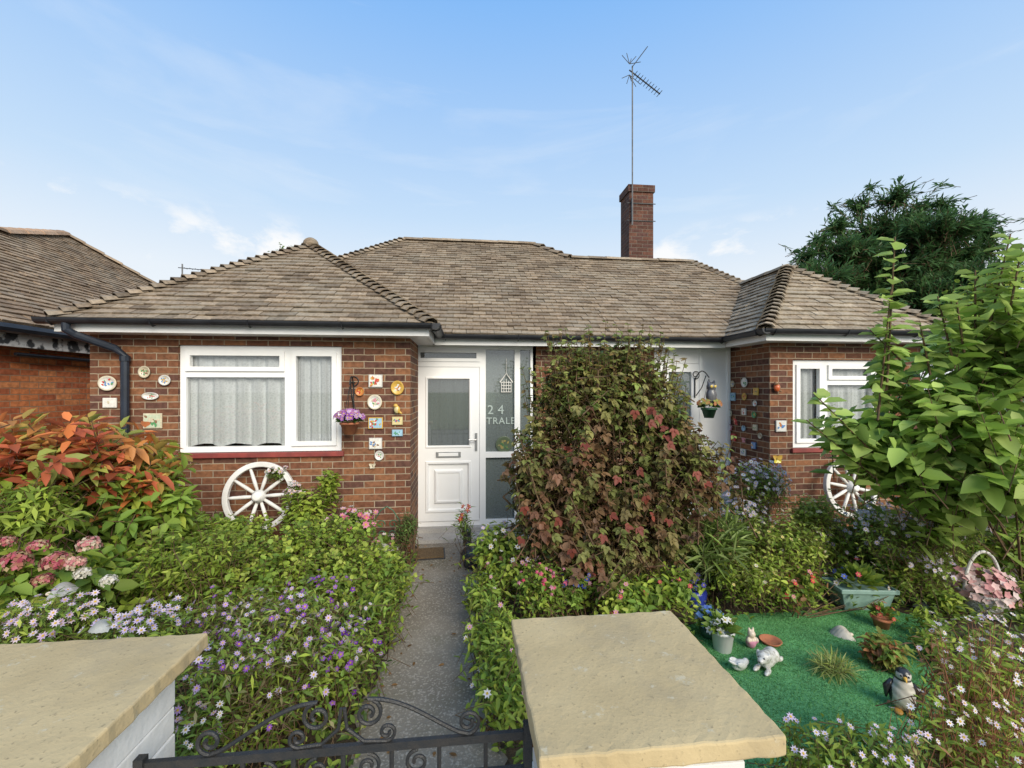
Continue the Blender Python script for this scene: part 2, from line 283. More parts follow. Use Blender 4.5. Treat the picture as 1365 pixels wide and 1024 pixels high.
def shrub(name,label,cat,base,blobs,ns,per,L,W,pal,sl=.22,up=.4,outb=.9,fw=.6,droop=.25,rmin=.3,top=None,topz=.6,lobes=1,simple=False,flow=None,nstem=12,trunk=.012,group=None,shootstick=True,mat=None,rand=.35,stemmat=None,zmin=.03,keep=None):
    base=Vector(base); root=thing(name,label,cat,base,group=group)
    bl=np.array(blobs,float); w=(bl[:,3]*bl[:,4]*bl[:,5])**.66; w/=w.sum()
    idx=rng.choice(len(bl),ns,p=w); u=runit(ns); u[:,2]=np.where(u[:,2]<-.35,-u[:,2],u[:,2])
    rad=rng.uniform(rmin**2,1,ns)**.5*(1+.1*rng.normal(size=ns)); tip=bl[idx,:3]+u*bl[idx,3:6]*rad[:,None]; tip[:,2]=np.maximum(tip[:,2],zmin+.03)
    dn=nrm(u*outb+np.array([0,0,up])+rand*rng.normal(size=(ns,3))); s=(sl*rng.uniform(.6,1.35,ns))[:,None]; st=tip-dn*s
    t=np.linspace(.12,1,per)[None,:]+rng.uniform(-.05,.05,(ns,per)); pos=st[:,None]+dn[:,None]*(s[:,None]*t[...,None]); pos[...,2]=np.maximum(pos[...,2],zmin)
    a=nrm(np.cross(dn,np.array([.3,.2,.93]))); b=np.cross(dn,a); ang=(2.4*np.arange(per)[None]+rng.uniform(0,6.3,(ns,1)))[...,None]
    rd=a[:,None]*np.cos(ang)+b[:,None]*np.sin(ang)
    D=dn[:,None]*fw+rd+np.array([0,0,-droop])+.2*rng.normal(size=rd.shape); N=dn[:,None]*.7+np.array([0,0,.8])+u[:,None]*.3+.25*rng.normal(size=rd.shape)
    pal=np.array(pal); c=pal[rng.integers(0,len(pal),ns)]
    if top is not None:
        top=np.array(top); zr=(tip[:,2]-tip[:,2].min())/np.ptp(tip[:,2]); pr=1/(1+np.exp(-(zr-topz)*12)); pick=rng.uniform(size=ns)<pr
        c=np.where(pick[:,None],top[rng.integers(0,len(top),ns)],c)
    c=c*rng.uniform(.75,1.25,(ns,1)); C=(c[:,None]*rng.uniform(.8,1.22,(ns,per,1))).reshape(-1,3); n=ns*per
    sz=rng.uniform(.6,1.15,n)
    leafmesh('foliage',pos.reshape(-1,3),D.reshape(-1,3),N.reshape(-1,3),L*sz,W*sz,C,mat or M['leaf'],root,lobes=lobes,simple=simple)
    A=[];Bb=[];rr=[];r2=[]
    for i in rng.choice(ns,min(nstem,ns),replace=False):
        p0=np.array(base)+rng.normal(size=3)*np.array([.04,.04,0]); mid=p0*.45+st[i]*.55+rng.normal(size=3)*.04; mid[2]=max(mid[2],.05)
        A+= [p0,mid]; Bb+=[mid,st[i]]; rr+=[trunk,trunk*.7]; r2+=[trunk*.7,trunk*.4]
    A=np.array(A);Bb=np.array(Bb);rr=np.array(rr);r2=np.array(r2)
    if shootstick: A=np.concatenate([A,st]);Bb=np.concatenate([Bb,tip]);rr=np.concatenate([rr,np.full(ns,trunk*.35)]);r2=np.concatenate([r2,np.full(ns,trunk*.15)])
    sticks('stems',A,Bb,rr,stemmat or M['stem'],root,r2)
    if flow:
        k=min(flow['n'],ns); sc=u[:,2]*.6-u[:,1]*.5+rad+flow.get('rnd',.5)*rng.normal(size=ns); ii=np.argsort(-sc)[:k]
        Cn=tip[ii]+dn[ii]*.02
        Nf=nrm(u[ii]*.6+np.array([0,-.5,.6])+.35*rng.normal(size=(len(Cn),3)))
        f=flowers('blossoms',Cn,Nf,flow['r']*rng.uniform(.75,1.2,len(Cn)),flow.get('k',7),flow['pal'],flow.get('cc',(.6,.4,.05)),root,pw=flow.get('pw',.45),cup=flow.get('cup',.2)); f['kind']='stuff'
    return root
def fuse(name,ells,vox,mat,parent,colfn,local=False):
    bm=bmesh.new()
    for c,r,*q in ells:
        m=Matrix.Translation(c)@(q[0] if q else Matrix.Identity(4))@Matrix.Diagonal((*r,1)); bmesh.ops.create_uvsphere(bm,u_segments=20,v_segments=14,radius=1,matrix=m)
    me=bpy.data.meshes.new('tmp'); bm.to_mesh(me); bm.free(); t=bpy.data.objects.new('tmp',me); col.objects.link(t)
    rm=t.modifiers.new('r','REMESH'); rm.mode='VOXEL'; rm.voxel_size=vox; sm=t.modifiers.new('s','SMOOTH'); sm.iterations=4; sm.factor=.5
    dg=bpy.context.evaluated_depsgraph_get(); m2=bpy.data.meshes.new_from_object(t.evaluated_get(dg)); bpy.data.objects.remove(t); m2.name=name
    for a in list(m2.color_attributes): m2.color_attributes.remove(a)
    ca=m2.color_attributes.new('Col','FLOAT_COLOR','POINT')
    for i,v in enumerate(m2.vertices): ca.data[i].color=(*colfn(v.co,v.normal),1)
    m2.materials.clear(); m2.materials.append(mat); m2.polygons.foreach_set('use_smooth',[True]*len(m2.polygons))
    return link(bpy.data.objects.new(name,m2),parent,local)
def text(name,body,size,loc,mat,parent):
    cu=bpy.data.curves.new('t','FONT'); cu.body=body; cu.size=size; cu.extrude=.002; cu.offset=.001; cu.align_x='LEFT'; cu.space_character=1.1; t=bpy.data.objects.new('tmp',cu); col.objects.link(t)
    dg=bpy.context.evaluated_depsgraph_get(); me=bpy.data.meshes.new_from_object(t.evaluated_get(dg)); bpy.data.objects.remove(t)
    me.transform(Matrix.Translation(loc)@Matrix.Rotation(R(90),4,'X')); me.materials.clear(); me.materials.append(mat); me.name=name
    return link(bpy.data.objects.new(name,me),parent)

# ------------------------------------------------------------ camera, world, sun
cam=bpy.data.cameras.new('camera'); cam.sensor_width=36; cam.lens=F/1365*36; cam.shift_y=8/1365; cam.clip_start=.05; cam.clip_end=800
co=bpy.data.objects.new('camera',cam); co.location=(0,0,EYE); co.rotation_euler=(R(90),0,R(-6)); col.objects.link(co); scene.camera=co
SD=Vector((.38,-.90,.60)).normalized()
W=bpy.data.worlds.new('World'); scene.world=W; W.use_nodes=True; N=W.node_tree.nodes; Lk=W.node_tree.links
bg=N['Background']; bg.inputs['Strength'].default_value=.15
sky=N.new('ShaderNodeTexSky'); sky.sky_type='NISHITA'; sky.sun_disc=False; sky.sun_elevation=math.asin(SD.z); sky.sun_rotation=math.atan2(SD.x,SD.y); sky.dust_density=.6; sky.ozone_density=1.6
tc=N.new('ShaderNodeTexCoord'); sep=N.new('ShaderNodeSeparateXYZ'); Lk.new(tc.outputs['Generated'],sep.inputs[0])
gr_=N.new('ShaderNodeValToRGB'); e=gr_.color_ramp.elements
SK=[(0,(.94,.96,.98)),(.22,(.83,.90,.97)),(.36,(.58,.76,.97)),(.68,(.23,.50,.95)),(1,(.26,.5,.93))]
for k in range(3): e.new(.5)
for k,(p_,c_) in enumerate(SK): e[k].position=p_; e[k].color=(*c_,1)
Lk.new(sep.outputs['Z'],gr_.inputs['Fac'])
def cloud(scale,vec,lo,hi,amt,dist=.6,rough=.58,off=(0,0,0)):
    mp=N.new('ShaderNodeMapping'); mp.inputs['Scale'].default_value=vec; mp.inputs['Location'].default_value=off; Lk.new(tc.outputs['Generated'],mp.inputs['Vector'])
    n=N.new('ShaderNodeTexNoise'); n.inputs['Scale'].default_value=scale; n.inputs['Detail'].default_value=9; n.inputs['Roughness'].default_value=rough; n.inputs['Distortion'].default_value=dist; Lk.new(mp.outputs[0],n.inputs['Vector'])
    r=N.new('ShaderNodeValToRGB'); r.color_ramp.elements[0].position=lo; r.color_ramp.elements[1].position=hi; r.color_ramp.elements[0].color=(0,0,0,1); r.color_ramp.elements[1].color=(amt,amt,amt,1)
    Lk.new(n.outputs['Fac'],r.inputs['Fac']); return r.outputs['Color']
sc=N.new('ShaderNodeVectorMath'); sc.operation='SCALE'; sc.inputs['Scale'].default_value=1/.15; Lk.new(gr_.outputs['Color'],sc.inputs[0])
m0=N.new('ShaderNodeMixRGB'); m0.inputs['Fac'].default_value=.97; Lk.new(sky.outputs[0],m0.inputs['Color1']); Lk.new(sc.outputs[0],m0.inputs['Color2'])
m1=N.new('ShaderNodeMixRGB'); m1.inputs['Color2'].default_value=(6.0,6.3,6.6,1); Lk.new(m0.outputs[0],m1.inputs['Color1']); Lk.new(cloud(1.7,(1,1,6),.57,.85,.42,.5),m1.inputs['Fac'])
band=N.new('ShaderNodeValToRGB'); be=band.color_ramp.elements; be[0].position=.19; be[0].color=(0,0,0,1); be[1].position=.25; be[1].color=(1,1,1,1); q_=be.new(.29); q_.color=(1,1,1,1); q_=be.new(.34); q_.color=(0,0,0,1); Lk.new(sep.outputs['Z'],band.inputs['Fac'])
mm=N.new('ShaderNodeMixRGB'); mm.blend_type='MULTIPLY'; mm.inputs['Fac'].default_value=1; Lk.new(cloud(5,(1,1,1.8),.53,.62,.9,.2,.6,(.3,.1,.2)),mm.inputs['Color1']); Lk.new(band.outputs['Color'],mm.inputs['Color2'])
m2=N.new('ShaderNodeMixRGB'); m2.inputs['Color2'].default_value=(6.65,6.65,6.65,1); Lk.new(m1.outputs[0],m2.inputs['Color1']); Lk.new(mm.outputs[0],m2.inputs['Fac'])
Lk.new(m2.outputs[0],bg.inputs['Color'])
sl=bpy.data.lights.new('sun','SUN'); sl.energy=4.6; sl.angle=R(40); sl.color=(1,.91,.76); so=bpy.data.objects.new('sun',sl); so.rotation_euler=SD.to_track_quat('Z','Y').to_euler(); so.location=(0,0,20); col.objects.link(so)

# ------------------------------------------------------------ ground
def sheet(name,pts,z,mat):
    mb=MB(); mb.add([(p[0],p[1],z) for p in pts],[tuple(range(len(pts)))]); o=mb.build(name,mat); o['kind']='structure'; return o
sheet('ground',[(-300,-300),(300,-300),(300,400),(-300,400)],-.008,M['verge'])
sheet('garden_soil',[(-9,.9),(9,.9),(9,5.5),(-9,5.5)],-.003,M['soil'])
sheet('pavement',[(-40,-2.6),(40,-2.6),(40,.8),(-40,.8)],.004,M['pave'])
sheet('road',[(-40,-9),(40,-9),(40,-2.6),(-40,-2.6)],-.003,M['road'])
pm=MB(); ys=np.linspace(.8,5.3,40)
lx=[-.56+.03*math.sin(y*7)+.025*math.sin(y*17)+.012*math.sin(y*41) for y in ys]; rx=[.14+.03*math.sin(y*6+1)+.025*math.sin(y*19)+.012*math.sin(y*37) for y in ys]
pm.add([(x,y,.008) for x,y in zip(lx,ys)]+[(x,y,.008) for x,y in zip(rx,ys)],[(i,40+i,41+i,i+1) for i in range(39)])
pth=pm.build('path',M['path']); pth['kind']='structure'

# ------------------------------------------------------------ bungalow
YW,YM=4.65,5.4; XL,XR=-3.65,-.583; XA,XB=3.46,5.38; EZ=2.42
house=thing('bungalow','long low brown brick bungalow with hipped brown tile roof and white front door','bungalow',(.9,7,0))
def wall_holes(mb,x0,x1,z0,z1,y,holes,dep_=.09):
    xs=sorted({x0,x1,*[h[0] for h in holes],*[h[1] for h in holes]}); zs=sorted({z0,z1,*[h[2] for h in holes],*[h[3] for h in holes]})
    for i in range(len(xs)-1):
        for j in range(len(zs)-1):
            cx,cz=(xs[i]+xs[i+1])/2,(zs[j]+zs[j+1])/2
            if any(h[0]<cx<h[1] and h[2]<cz<h[3] for h in holes): continue
            mb.add([(xs[i],y,zs[j]),(xs[i+1],y,zs[j]),(xs[i+1],y,zs[j+1]),(xs[i],y,zs[j+1])],[(0,1,2,3)])
    for h in holes:
        a,b,c,d=h
        mb.add([(a,y,c),(a,y+dep_,c),(a,y+dep_,d),(a,y,d)],[(0,1,2,3)]); mb.add([(b,y,c),(b,y,d),(b,y+dep_,d),(b,y+dep_,c)],[(0,1,2,3)])
        mb.add([(a,y,d),(a,y+dep_,d),(b,y+dep_,d),(b,y,d)],[(0,1,2,3)]); mb.add([(a,y,c),(b,y,c),(b,y+dep_,c),(a,y+dep_,c)],[(0,1,2,3)])
WL=(-2.85,-1.28,1.14,2.22); WR=(3.745,4.85,1.1,2.12)
mb=MB(); wall_holes(mb,XL,XR,0,2.36,YW,[WL])
mb.add([(XR,YW,0),(XR,YM+.1,0),(XR,YM+.1,2.36),(XR,YW,2.36)],[(0,1,2,3)]); mb.add([(XL,YW,0),(XL,YW,2.36),(XL,10.2,2.36),(XL,10.2,0)],[(0,1,2,3)])
o=mb.build('wall',M['brick'],house,uv=True); o['label']='brick wall of the left wing around the wide window'
mb=MB(); wall_holes(mb,XA,XB,0,2.36,YW,[WR])
mb.add([(XA,YW,0),(XA,YW,2.36),(XA,YM+.1,2.36),(XA,YM+.1,0)],[(0,1,2,3)]); mb.add([(XB,YW,0),(XB,10.2,0),(XB,10.2,2.36),(XB,YW,2.36)],[(0,1,2,3)])
o=mb.build('wall',M['brick'],house,uv=True); o['label']='brick wall of the right wing'
mb=MB(); mb.add([(.83,YM,0),(2.42,YM,0),(2.42,YM,2.34),(.83,YM,2.34)],[(0,1,2,3)]); mb.build('wall',M['brick'],house,uv=True)
mb=MB(); mb.add([(XL,10.2,0),(XL,10.2,2.36),(XB,10.2,2.36),(XB,10.2,0)],[(0,1,2,3)]); mb.build('rear_wall',M['brick'],house,uv=True)
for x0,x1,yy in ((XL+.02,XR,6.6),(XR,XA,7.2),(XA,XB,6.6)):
    mb=MB(); mb.add([(x0,yy,.01),(x1,yy,.01),(x1,yy,2.36),(x0,yy,2.36)],[(0,1,2,3)]); mb.build('dark_room_backing',M['dark'],house)  # added backing sheets, coloured dark to stand for the unlit rooms
# roofs
def clip(poly,P):
    out=poly
    for i in range(len(P)):
        a=P[i];b=P[(i+1)%len(P)]; inp=out; out=[]
        if not inp: return []
        sd=lambda p:(b[0]-a[0])*(p[1]-a[1])-(b[1]-a[1])*(p[0]-a[0])
        for j in range(len(inp)):
            p=inp[j];q=inp[(j+1)%len(inp)]; sp,sq=sd(p),sd(q)
            if sp>=0: out.append(p)
            if (sp>=0)!=(sq>=0):
                t=sp/(sp-sq); out.append((p[0]+(q[0]-p[0])*t,p[1]+(q[1]-p[1])*t))
    return out
def area(p): return .5*sum(p[i][0]*p[(i+1)%len(p)][1]-p[(i+1)%len(p)][0]*p[i][1] for i in range(len(p)))
def slope(mb,pts,u,org,pal,gauge=.1,tw=.165):
    pts=[Vector(p) for p in pts]; u=Vector(u).normalized(); org=Vector(org)
    n=Vector((0,0,0))
    for i in range(1,len(pts)-1): n+=(pts[i]-pts[0]).cross(pts[i+1]-pts[0])
    n.normalize(); n=n if n.z>0 else -n
    v=n.cross(u)
    if v.z<0: v=-v
    P=[((p-org).dot(u),(p-org).dot(v)) for p in pts]
    if area(P)<0: P=P[::-1]
    mb.add([org+u*a+v*b-n*.004 for a,b in P],[tuple(range(len(P)))],(.05,.04,.03))
    us=[p[0] for p in P]; vs=[p[1] for p in P]; i0=int(min(vs)/gauge)-1; i1=int(max(vs)/gauge)+1
    for i in range(i0,i1+1):
        v0=i*gauge; rowsh=random.uniform(-.012,.012); rowc=random.uniform(.93,1.07)
        k0=int(min(us)/tw)-2; k1=int(max(us)/tw)+2
        for k in range(k0,k1):
            ua=k*tw+(tw/2 if i%2 else 0)+rowsh; g=random.uniform(.001,.004); dv=random.uniform(-.006,.006)
            cl=clip([(ua+g,v0+dv),(ua+tw-g,v0+dv+random.uniform(-.003,.003)),(ua+tw-g,v0+gauge+.02),(ua+g,v0+gauge+.02)],P)
            if len(cl)<3 or abs(area(cl))<4e-4: continue
            lift=.025+random.uniform(0,.007); tilt=random.uniform(-.03,.03)
            top=[org+u*a+v*b+n*(lift-.021*(b-v0)/(gauge+.02)+tilt*(a-ua)) for a,b in cl]; bot=[p-n*.015 for p in top]; m=len(cl)
            q=random.choice(pal); j=random.uniform(.84,1.13)*rowc
            mb.add(top+bot,[tuple(range(m))]+[(x,(x+1)%m,m+(x+1)%m,m+x)[::-1] for x in range(m)],(q[0]*j,q[1]*j,q[2]*j))
def hips(mb,p0,p1,r,step,pal,lift=.03,over=.05,r2=.72):
    p0=Vector(p0);p1=Vector(p1); Ln=(p1-p0).length; a=(p1-p0).normalized(); up=(Vector((0,0,1))-a*a.z).normalized(); sd=a.cross(up); n=int(Ln/step)
    for k in range(n):
        q=random.choice(pal); j=random.uniform(.7,1.2); c=(q[0]*j,q[1]*j,q[2]*j); s=k*Ln/n; jx=random.uniform(-.008,.008); vs=[]
        for e,(ss,rr,lf) in enumerate(((s,r,lift),(s+Ln/n+over,r*r2,0))):
            for dz in (0,-.016):
                for th in (-80,-45,0,45,80):
                    t=R(th); vs.append(p0+a*ss+sd*(math.sin(t)*(rr+dz)+jx)+up*(math.cos(t)*(rr+dz)*.75+lf-.03))
        fs=[(i,i+1,11+i,10+i) for i in range(4)]+[(5+i,6+i,1+i,i) for i in range(4)]+[(10,15,5,0),(4,9,19,14)]
        mb.add(vs,fs,c)
PAL=[(.262,.203,.143),(.242,.187,.133),(.287,.225,.16),(.216,.166,.118),(.27,.211,.152),(.175,.134,.096)]
PALR=[(.31,.25,.178),(.285,.227,.163),(.26,.207,.15),(.335,.275,.2)]
PALN=[(.25,.178,.118),(.28,.202,.133),(.215,.153,.103),(.3,.218,.145)]
a1=Vector((-2.07,6.1,3.7)); v1=Vector((-2.07,6.875,3.7)); TM=.74
ML=Vector((-1.09,7.86,EZ+TM*2.71)); MR=Vector((1.23,7.86,EZ+TM*2.71)); LR=Vector((1.77,7.32,EZ+TM*2.17)); RR=Vector((3.94,7.32,EZ+TM*2.17)); RV=Vector((4.42,6.56,EZ+TM*1.41)); a2=Vector((4.42,5.6,EZ+TM*1.41))
X1=(1,0,0);Y1=(0,1,0)
mb=MB(); slope(mb,[(-.345,5.15,EZ),v1,ML,MR,LR,(1.77,5.15,EZ)],X1,(0,5.15,EZ),PAL); slope(mb,[(1.77,5.15,EZ),LR,RR,RV,(3.22,5.15,EZ)],X1,(0,5.15,EZ),PAL)
mb.add([v1,ML,(-2.07,8.84,3.7)],[(0,1,2)],(.2,.14,.09)); mb.add([ML,MR,(3.5,10.4,2.5),(-3.6,10.4,2.5)],[(0,1,2,3)],(.2,.14,.09)); mb.add([MR,LR,RR,(5.6,10.4,2.5),(3.5,10.4,2.5)],[(0,1,2,3,4)],(.2,.14,.09)); mb.add([RR,RV,(5.6,7.6,2.5),(5.6,10.4,2.5)],[(0,1,2,3)],(.2,.14,.09))
ro=mb.build('roof',M['tile'],house); ro['label']='central roof slope with the highest ridge'
mb=MB(); hips(mb,ML,MR,.11,.31,PAL,.004,.02,.97); hips(mb,LR,MR,.1,.2,PAL); hips(mb,LR,RR,.11,.31,PAL,.004,.02,.97); hips(mb,RV,RR,.1,.1,PAL); hips(mb,v1,ML,.1,.1,PAL); mb.build('ridge_tiles',M['tile'],ro)
mb=MB(); slope(mb,[(-3.8,4.4,EZ),(-.345,4.4,EZ),a1],X1,(-2.07,4.4,EZ),PAL); slope(mb,[(-.345,4.4,EZ),(-.345,5.15,EZ),v1,a1],Y1,(-.345,4.4,EZ),PAL); slope(mb,[(-3.8,4.4,EZ),a1,(-2.07,8.8,3.7),(-3.8,10.4,EZ)],Y1,(-3.8,4.4,EZ),PAL)
ro=mb.build('roof',M['tile'],house); ro['label']='hipped roof of the left wing'
mb=MB(); hips(mb,(-3.8,4.4,EZ+.01),a1,.1,.105,PAL); hips(mb,(-.345,4.4,EZ+.01),a1,.1,.105,PAL); hips(mb,a1,v1,.11,.31,PAL,.004,.02,.97); mb.build('ridge_tiles',M['tile'],ro)
mb=MB(); mb.ell(a1+Vector((0,-.02,.02)),(.1,.1,.09),(.22,.17,.12)); mb.build('ridge_tile_cap',M['tile'],ro)
mb=MB(); slope(mb,[(3.22,4.4,EZ),(5.62,4.4,EZ),a2],X1,(4.42,4.4,EZ),PALR); slope(mb,[(3.22,4.4,EZ),a2,RV,(3.22,5.15,EZ)],Y1,(3.22,4.4,EZ),PALR); slope(mb,[(5.62,4.4,EZ),(5.62,7.4,EZ),(4.42,6.8,a2.z),a2],Y1,(5.62,4.4,EZ),PALR)
ro=mb.build('roof',M['tile'],house); ro['label']='pale hipped roof of the right wing'
mb=MB(); hips(mb,(3.22,4.4,EZ+.01),a2,.1,.105,PALR); hips(mb,(5.62,4.4,EZ+.01),a2,.1,.105,PALR); hips(mb,a2,RV,.11,.31,PALR,.004,.02,.97); mb.build('ridge_tiles',M['tile'],ro)
# fascias, soffits, gutters
mb=MB()
mb.box(-3.77,-.37,4.42,4.445,2.31,2.405); mb.box(-.395,-.37,4.447,5.165,2.31,2.405); mb.box(-3.77,-3.745,4.447,10,2.31,2.405)
mb.box(-.368,3.243,5.17,5.195,2.30,2.405)
mb.box(3.245,3.27,4.447,5.168,2.31,2.405); mb.box(3.245,5.6,4.42,4.445,2.31,2.405)
mb.build('fascia',M['upvc'],house)
mb=MB(); mb.box(-3.74,-.4,4.447,4.66,2.312,2.322); mb.box(-.6,-.4,4.662,5.4,2.312,2.322); mb.box(-.37,3.44,5.197,5.5,2.322,2.332); mb.box(3.272,5.58,4.447,4.66,2.312,2.322); mb.box(3.272,3.47,4.662,5.19,2.312,2.322); mb.build('soffit',M['upvc'],house)
def gutter(p0,p1):
    p0=Vector(p0);p1=Vector(p1); a=(p1-p0).normalized(); sd=Vector((-a.y,a.x,0)); mb=MB(); vs=[];fs=[]
    th=[R(t) for t in range(180,361,20)]; n=len(th)
    for p in (p0,p1):
        for rr in (.056,.05):
            for t in th: vs.append(p+sd*(math.cos(t)*rr)+Vector((0,0,math.sin(t)*rr)))
    for i in range(n-1): fs+=[(i,i+1,2*n+i+1,2*n+i),(n+i,3*n+i,3*n+i+1,n+i+1)]
    fs+=[tuple(range(n)),tuple(range(2*n,3*n)),(0,2*n,3*n,n),(n-1,2*n-1,4*n-1,3*n-1)]
    mb.add(vs,fs)
    L=(p1-p0).length
    for k in range(int(L/.85)+1):
        q=p0+a*(.12+k*.85)
        if (q-p0).length<L: 
            mb.tube([q+sd*.06+Vector((0,0,.0)),q+sd*.045+Vector((0,0,-.045)),q+Vector((0,0,-.063)),q-sd*.045+Vector((0,0,-.045)),q-sd*.06],.007,5)
    return mb.build('gutter',M['black'],house)
gz=2.425
gutter((-3.86,4.36,gz),(-.33,4.36,gz)); gutter((-.31,4.32,gz),(-.31,5.1,gz)); gutter((-.36,5.11,gz-.01),(3.2,5.11,gz-.01)); gutter((3.185,4.32,gz),(3.185,5.15,gz)); gutter((3.16,4.36,gz),(5.66,4.36,gz))
mb=MB(); mb.tube([(-3.62,4.36,2.4),(-3.62,4.36,2.32),(-3.58,4.4,2.28),(-3.36,4.56,2.17),(-3.3,4.6,2.1),(-3.3,4.6,.02)],.036,10)
for z in (2.1,1.2): mb.tube([(-3.3,4.6,z),(-3.3,4.6,z-.05)],.044,10)
mb.build('downpipe',M['navy'],house,smooth=False)
# chimney
ch=Vector((3.23,8.0,0)); mb=MB(); mb.box(ch.x-.232,ch.x+.232,7.78,8.22,3.3,5.44); mb.box(ch.x-.256,ch.x+.256,7.755,8.245,5.442,5.57)
cho=mb.build('chimney',M['chimbrick'],house,uv=True); mb=MB(); mb.box(ch.x-.23,ch.x+.23,7.79,8.21,5.572,5.61,tap=.06); mb.build('chimney_flaunching',M['lead'],cho)
# windows
def curtain(x0,x1,z0,z1,y,parent,folds,amp=.018,scallop=0,name='net_curtain',base=.86):
    nx=int((x1-x0)/.008); vs=[];C=[]; zs=[z0,z0+.02]+list(np.linspace(z0+.1,z1,7)); ph=random.uniform(0,6)
    for i in range(nx+1):
        x=x0+(x1-x0)*i/nx; f=math.sin(folds*x*6.28+ph+1.3*math.sin(x*9))+.4*math.sin(folds*2.3*x*6.28)
        for j,z in enumerate(zs):
            zz=z+(scallop*abs(math.sin((x-x0)/(x1-x0)*math.pi*3))*max(0,1-(z-z0)/.5) if scallop else 0); k=1-.35*(z-z0)/(z1-z0)
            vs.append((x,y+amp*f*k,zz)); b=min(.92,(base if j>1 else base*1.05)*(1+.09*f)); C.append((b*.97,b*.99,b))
    n=len(zs); m=MB(); m.add(vs,[(i*n+j,(i+1)*n+j,(i+1)*n+j+1,i*n+j+1) for i in range(nx) for j in range(n-1)]); m.c=C
    return m.build(name,M['net'],parent,smooth=True)
def sash(mb,x0,x1,z0,z1,y,w=.045):
    mb.box(x0,x0+w,y,y+.05,z0,z1); mb.box(x1-w,x1,y,y+.05,z0,z1); mb.box(x0+w,x1-w,y+.001,y+.049,z0,z0+w); mb.box(x0+w,x1-w,y+.001,y+.049,z1-w,z1)
    return (x0+w,x1-w,z0+w,z1-w)
def pane(parent,r,y,mat,name='pane'):
    m=MB(); m.add([(r[0]-.005,y,r[2]-.005),(r[1]+.005,y,r[2]-.005),(r[1]+.005,y,r[3]+.005),(r[0]-.005,y,r[3]+.005)],[(0,1,2,3)]); return m.build(name,mat,parent)
def window(W_,y,mull,trans,label,left_split=True):
    x0,x1,z0,z1=W_; f=.055; mb=MB(); yo=y+.03
    x0+=.002;x1-=.002;z0+=.002;z1-=.002
    mb.box(x0,x0+f,yo,yo+.06,z0,z1); mb.box(x1-f,x1,yo,yo+.06,z0,z1); mb.box(x0+f,x1-f,yo,yo+.06,z0,z0+f); mb.box(x0+f,x1-f,yo,yo+.06,z1-f,z1); mb.box(mull-.035,mull+.035,yo,yo+.06,z0+f,z1-f)
    la,lb=(x0+f,mull-.035) if left_split else (mull+.035,x1-f); ra,rb=(mull+.035,x1-f) if left_split else (x0+f,mull-.035)
    mb.box(la,lb,yo,yo+.06,trans-.03,trans+.03)
    P=[sash(mb,la,lb,trans+.03,z1-f,yo-.02),(la,lb,z0+f,trans-.03),sash(mb,ra,rb,z0+f,z1-f,yo-.02)]
    o=mb.build('window',M['upvc'],house); o['label']=label
    for p in P: pane(o,p,yo+.03,M['glass'])
    m=MB(); m.box(x0-.03,x1+.03,y-.035,y+.03,z0-.052,z0-.002); m.build('sill',M['sill'],o,bevel=.006)
    return o,P,yo
w1,P,yo=window(WL,YW,-1.815,1.93,'wide white window with net curtains on the left wing')
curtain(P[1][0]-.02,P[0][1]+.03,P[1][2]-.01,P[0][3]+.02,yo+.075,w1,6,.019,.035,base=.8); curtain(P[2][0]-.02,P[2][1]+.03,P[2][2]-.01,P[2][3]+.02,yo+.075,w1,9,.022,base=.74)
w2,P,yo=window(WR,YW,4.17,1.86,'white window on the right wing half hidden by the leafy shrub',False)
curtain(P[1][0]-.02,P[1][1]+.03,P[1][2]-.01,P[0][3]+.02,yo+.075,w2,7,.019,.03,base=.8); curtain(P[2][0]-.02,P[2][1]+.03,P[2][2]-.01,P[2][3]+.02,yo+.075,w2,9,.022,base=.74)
# front door unit
mb=MB(); yf=YM
xl=-.66; xr=.80; ZT=2.33
mb.box(xl,xl+.06,yf,yf+.07,.1,ZT); xm=.165; mb.box(xm,xm+.075,yf,yf+.07,.1,ZT); xs2=.60; mb.box(xs2,xs2+.07,yf,yf+.07,.1,ZT); mb.box(xr,xr+.07,yf,yf+.07,.1,ZT)
for a,b in ((xl+.06,xm),(xm+.075,xs2),(xs2+.07,xr)):
    mb.box(a,b,yf,yf+.07,ZT-.06,ZT); mb.box(a,b,yf,yf+.07,.1,.16)
mb.box(xl+.06,xm,yf,yf+.07,2.055,2.12); mb.box(xm+.075,xs2,yf,yf+.07,.93,1.0); mb.box(xs2+.07,xr,yf,yf+.07,.93,1.0)
fr=mb.build('door_surround',M['upvc'],house)
r=[(xl+.06,xm,2.12,ZT-.06),(xm+.075,xs2,1.0,ZT-.06),(xs2+.07,xr,1.0,ZT-.06),(xm+.075,xs2,.16,.93),(xs2+.07,xr,.16,.93)]
mb=MB(); q=sash(mb,*r[0],yf-.012,.04); mb.build('fanlight',M['upvc'],fr); pane(fr,q,yf+.03,M['dglass'])
for k in r[1:]: pane(fr,k,yf+.035,M['sglass'])
mb=MB(); mb.box(-.72,.88,5.06,5.4,0,.05); mb.box(-.66,.87,5.3,5.47,.05,.1); st=mb.build('doorstep',M['pave'],house)
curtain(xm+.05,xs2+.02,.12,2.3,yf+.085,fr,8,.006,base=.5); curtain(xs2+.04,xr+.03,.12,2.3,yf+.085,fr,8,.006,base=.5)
text('house_number','2',.16,(xm+.095,yf+.028,1.47),M['letters'],fr); text('house_number','4',.16,(xm+.225,yf+.028,1.47),M['letters'],fr); text('house_name','TRALEE',.118,(xm+.083,yf+.028,1.345),M['letters'],fr)
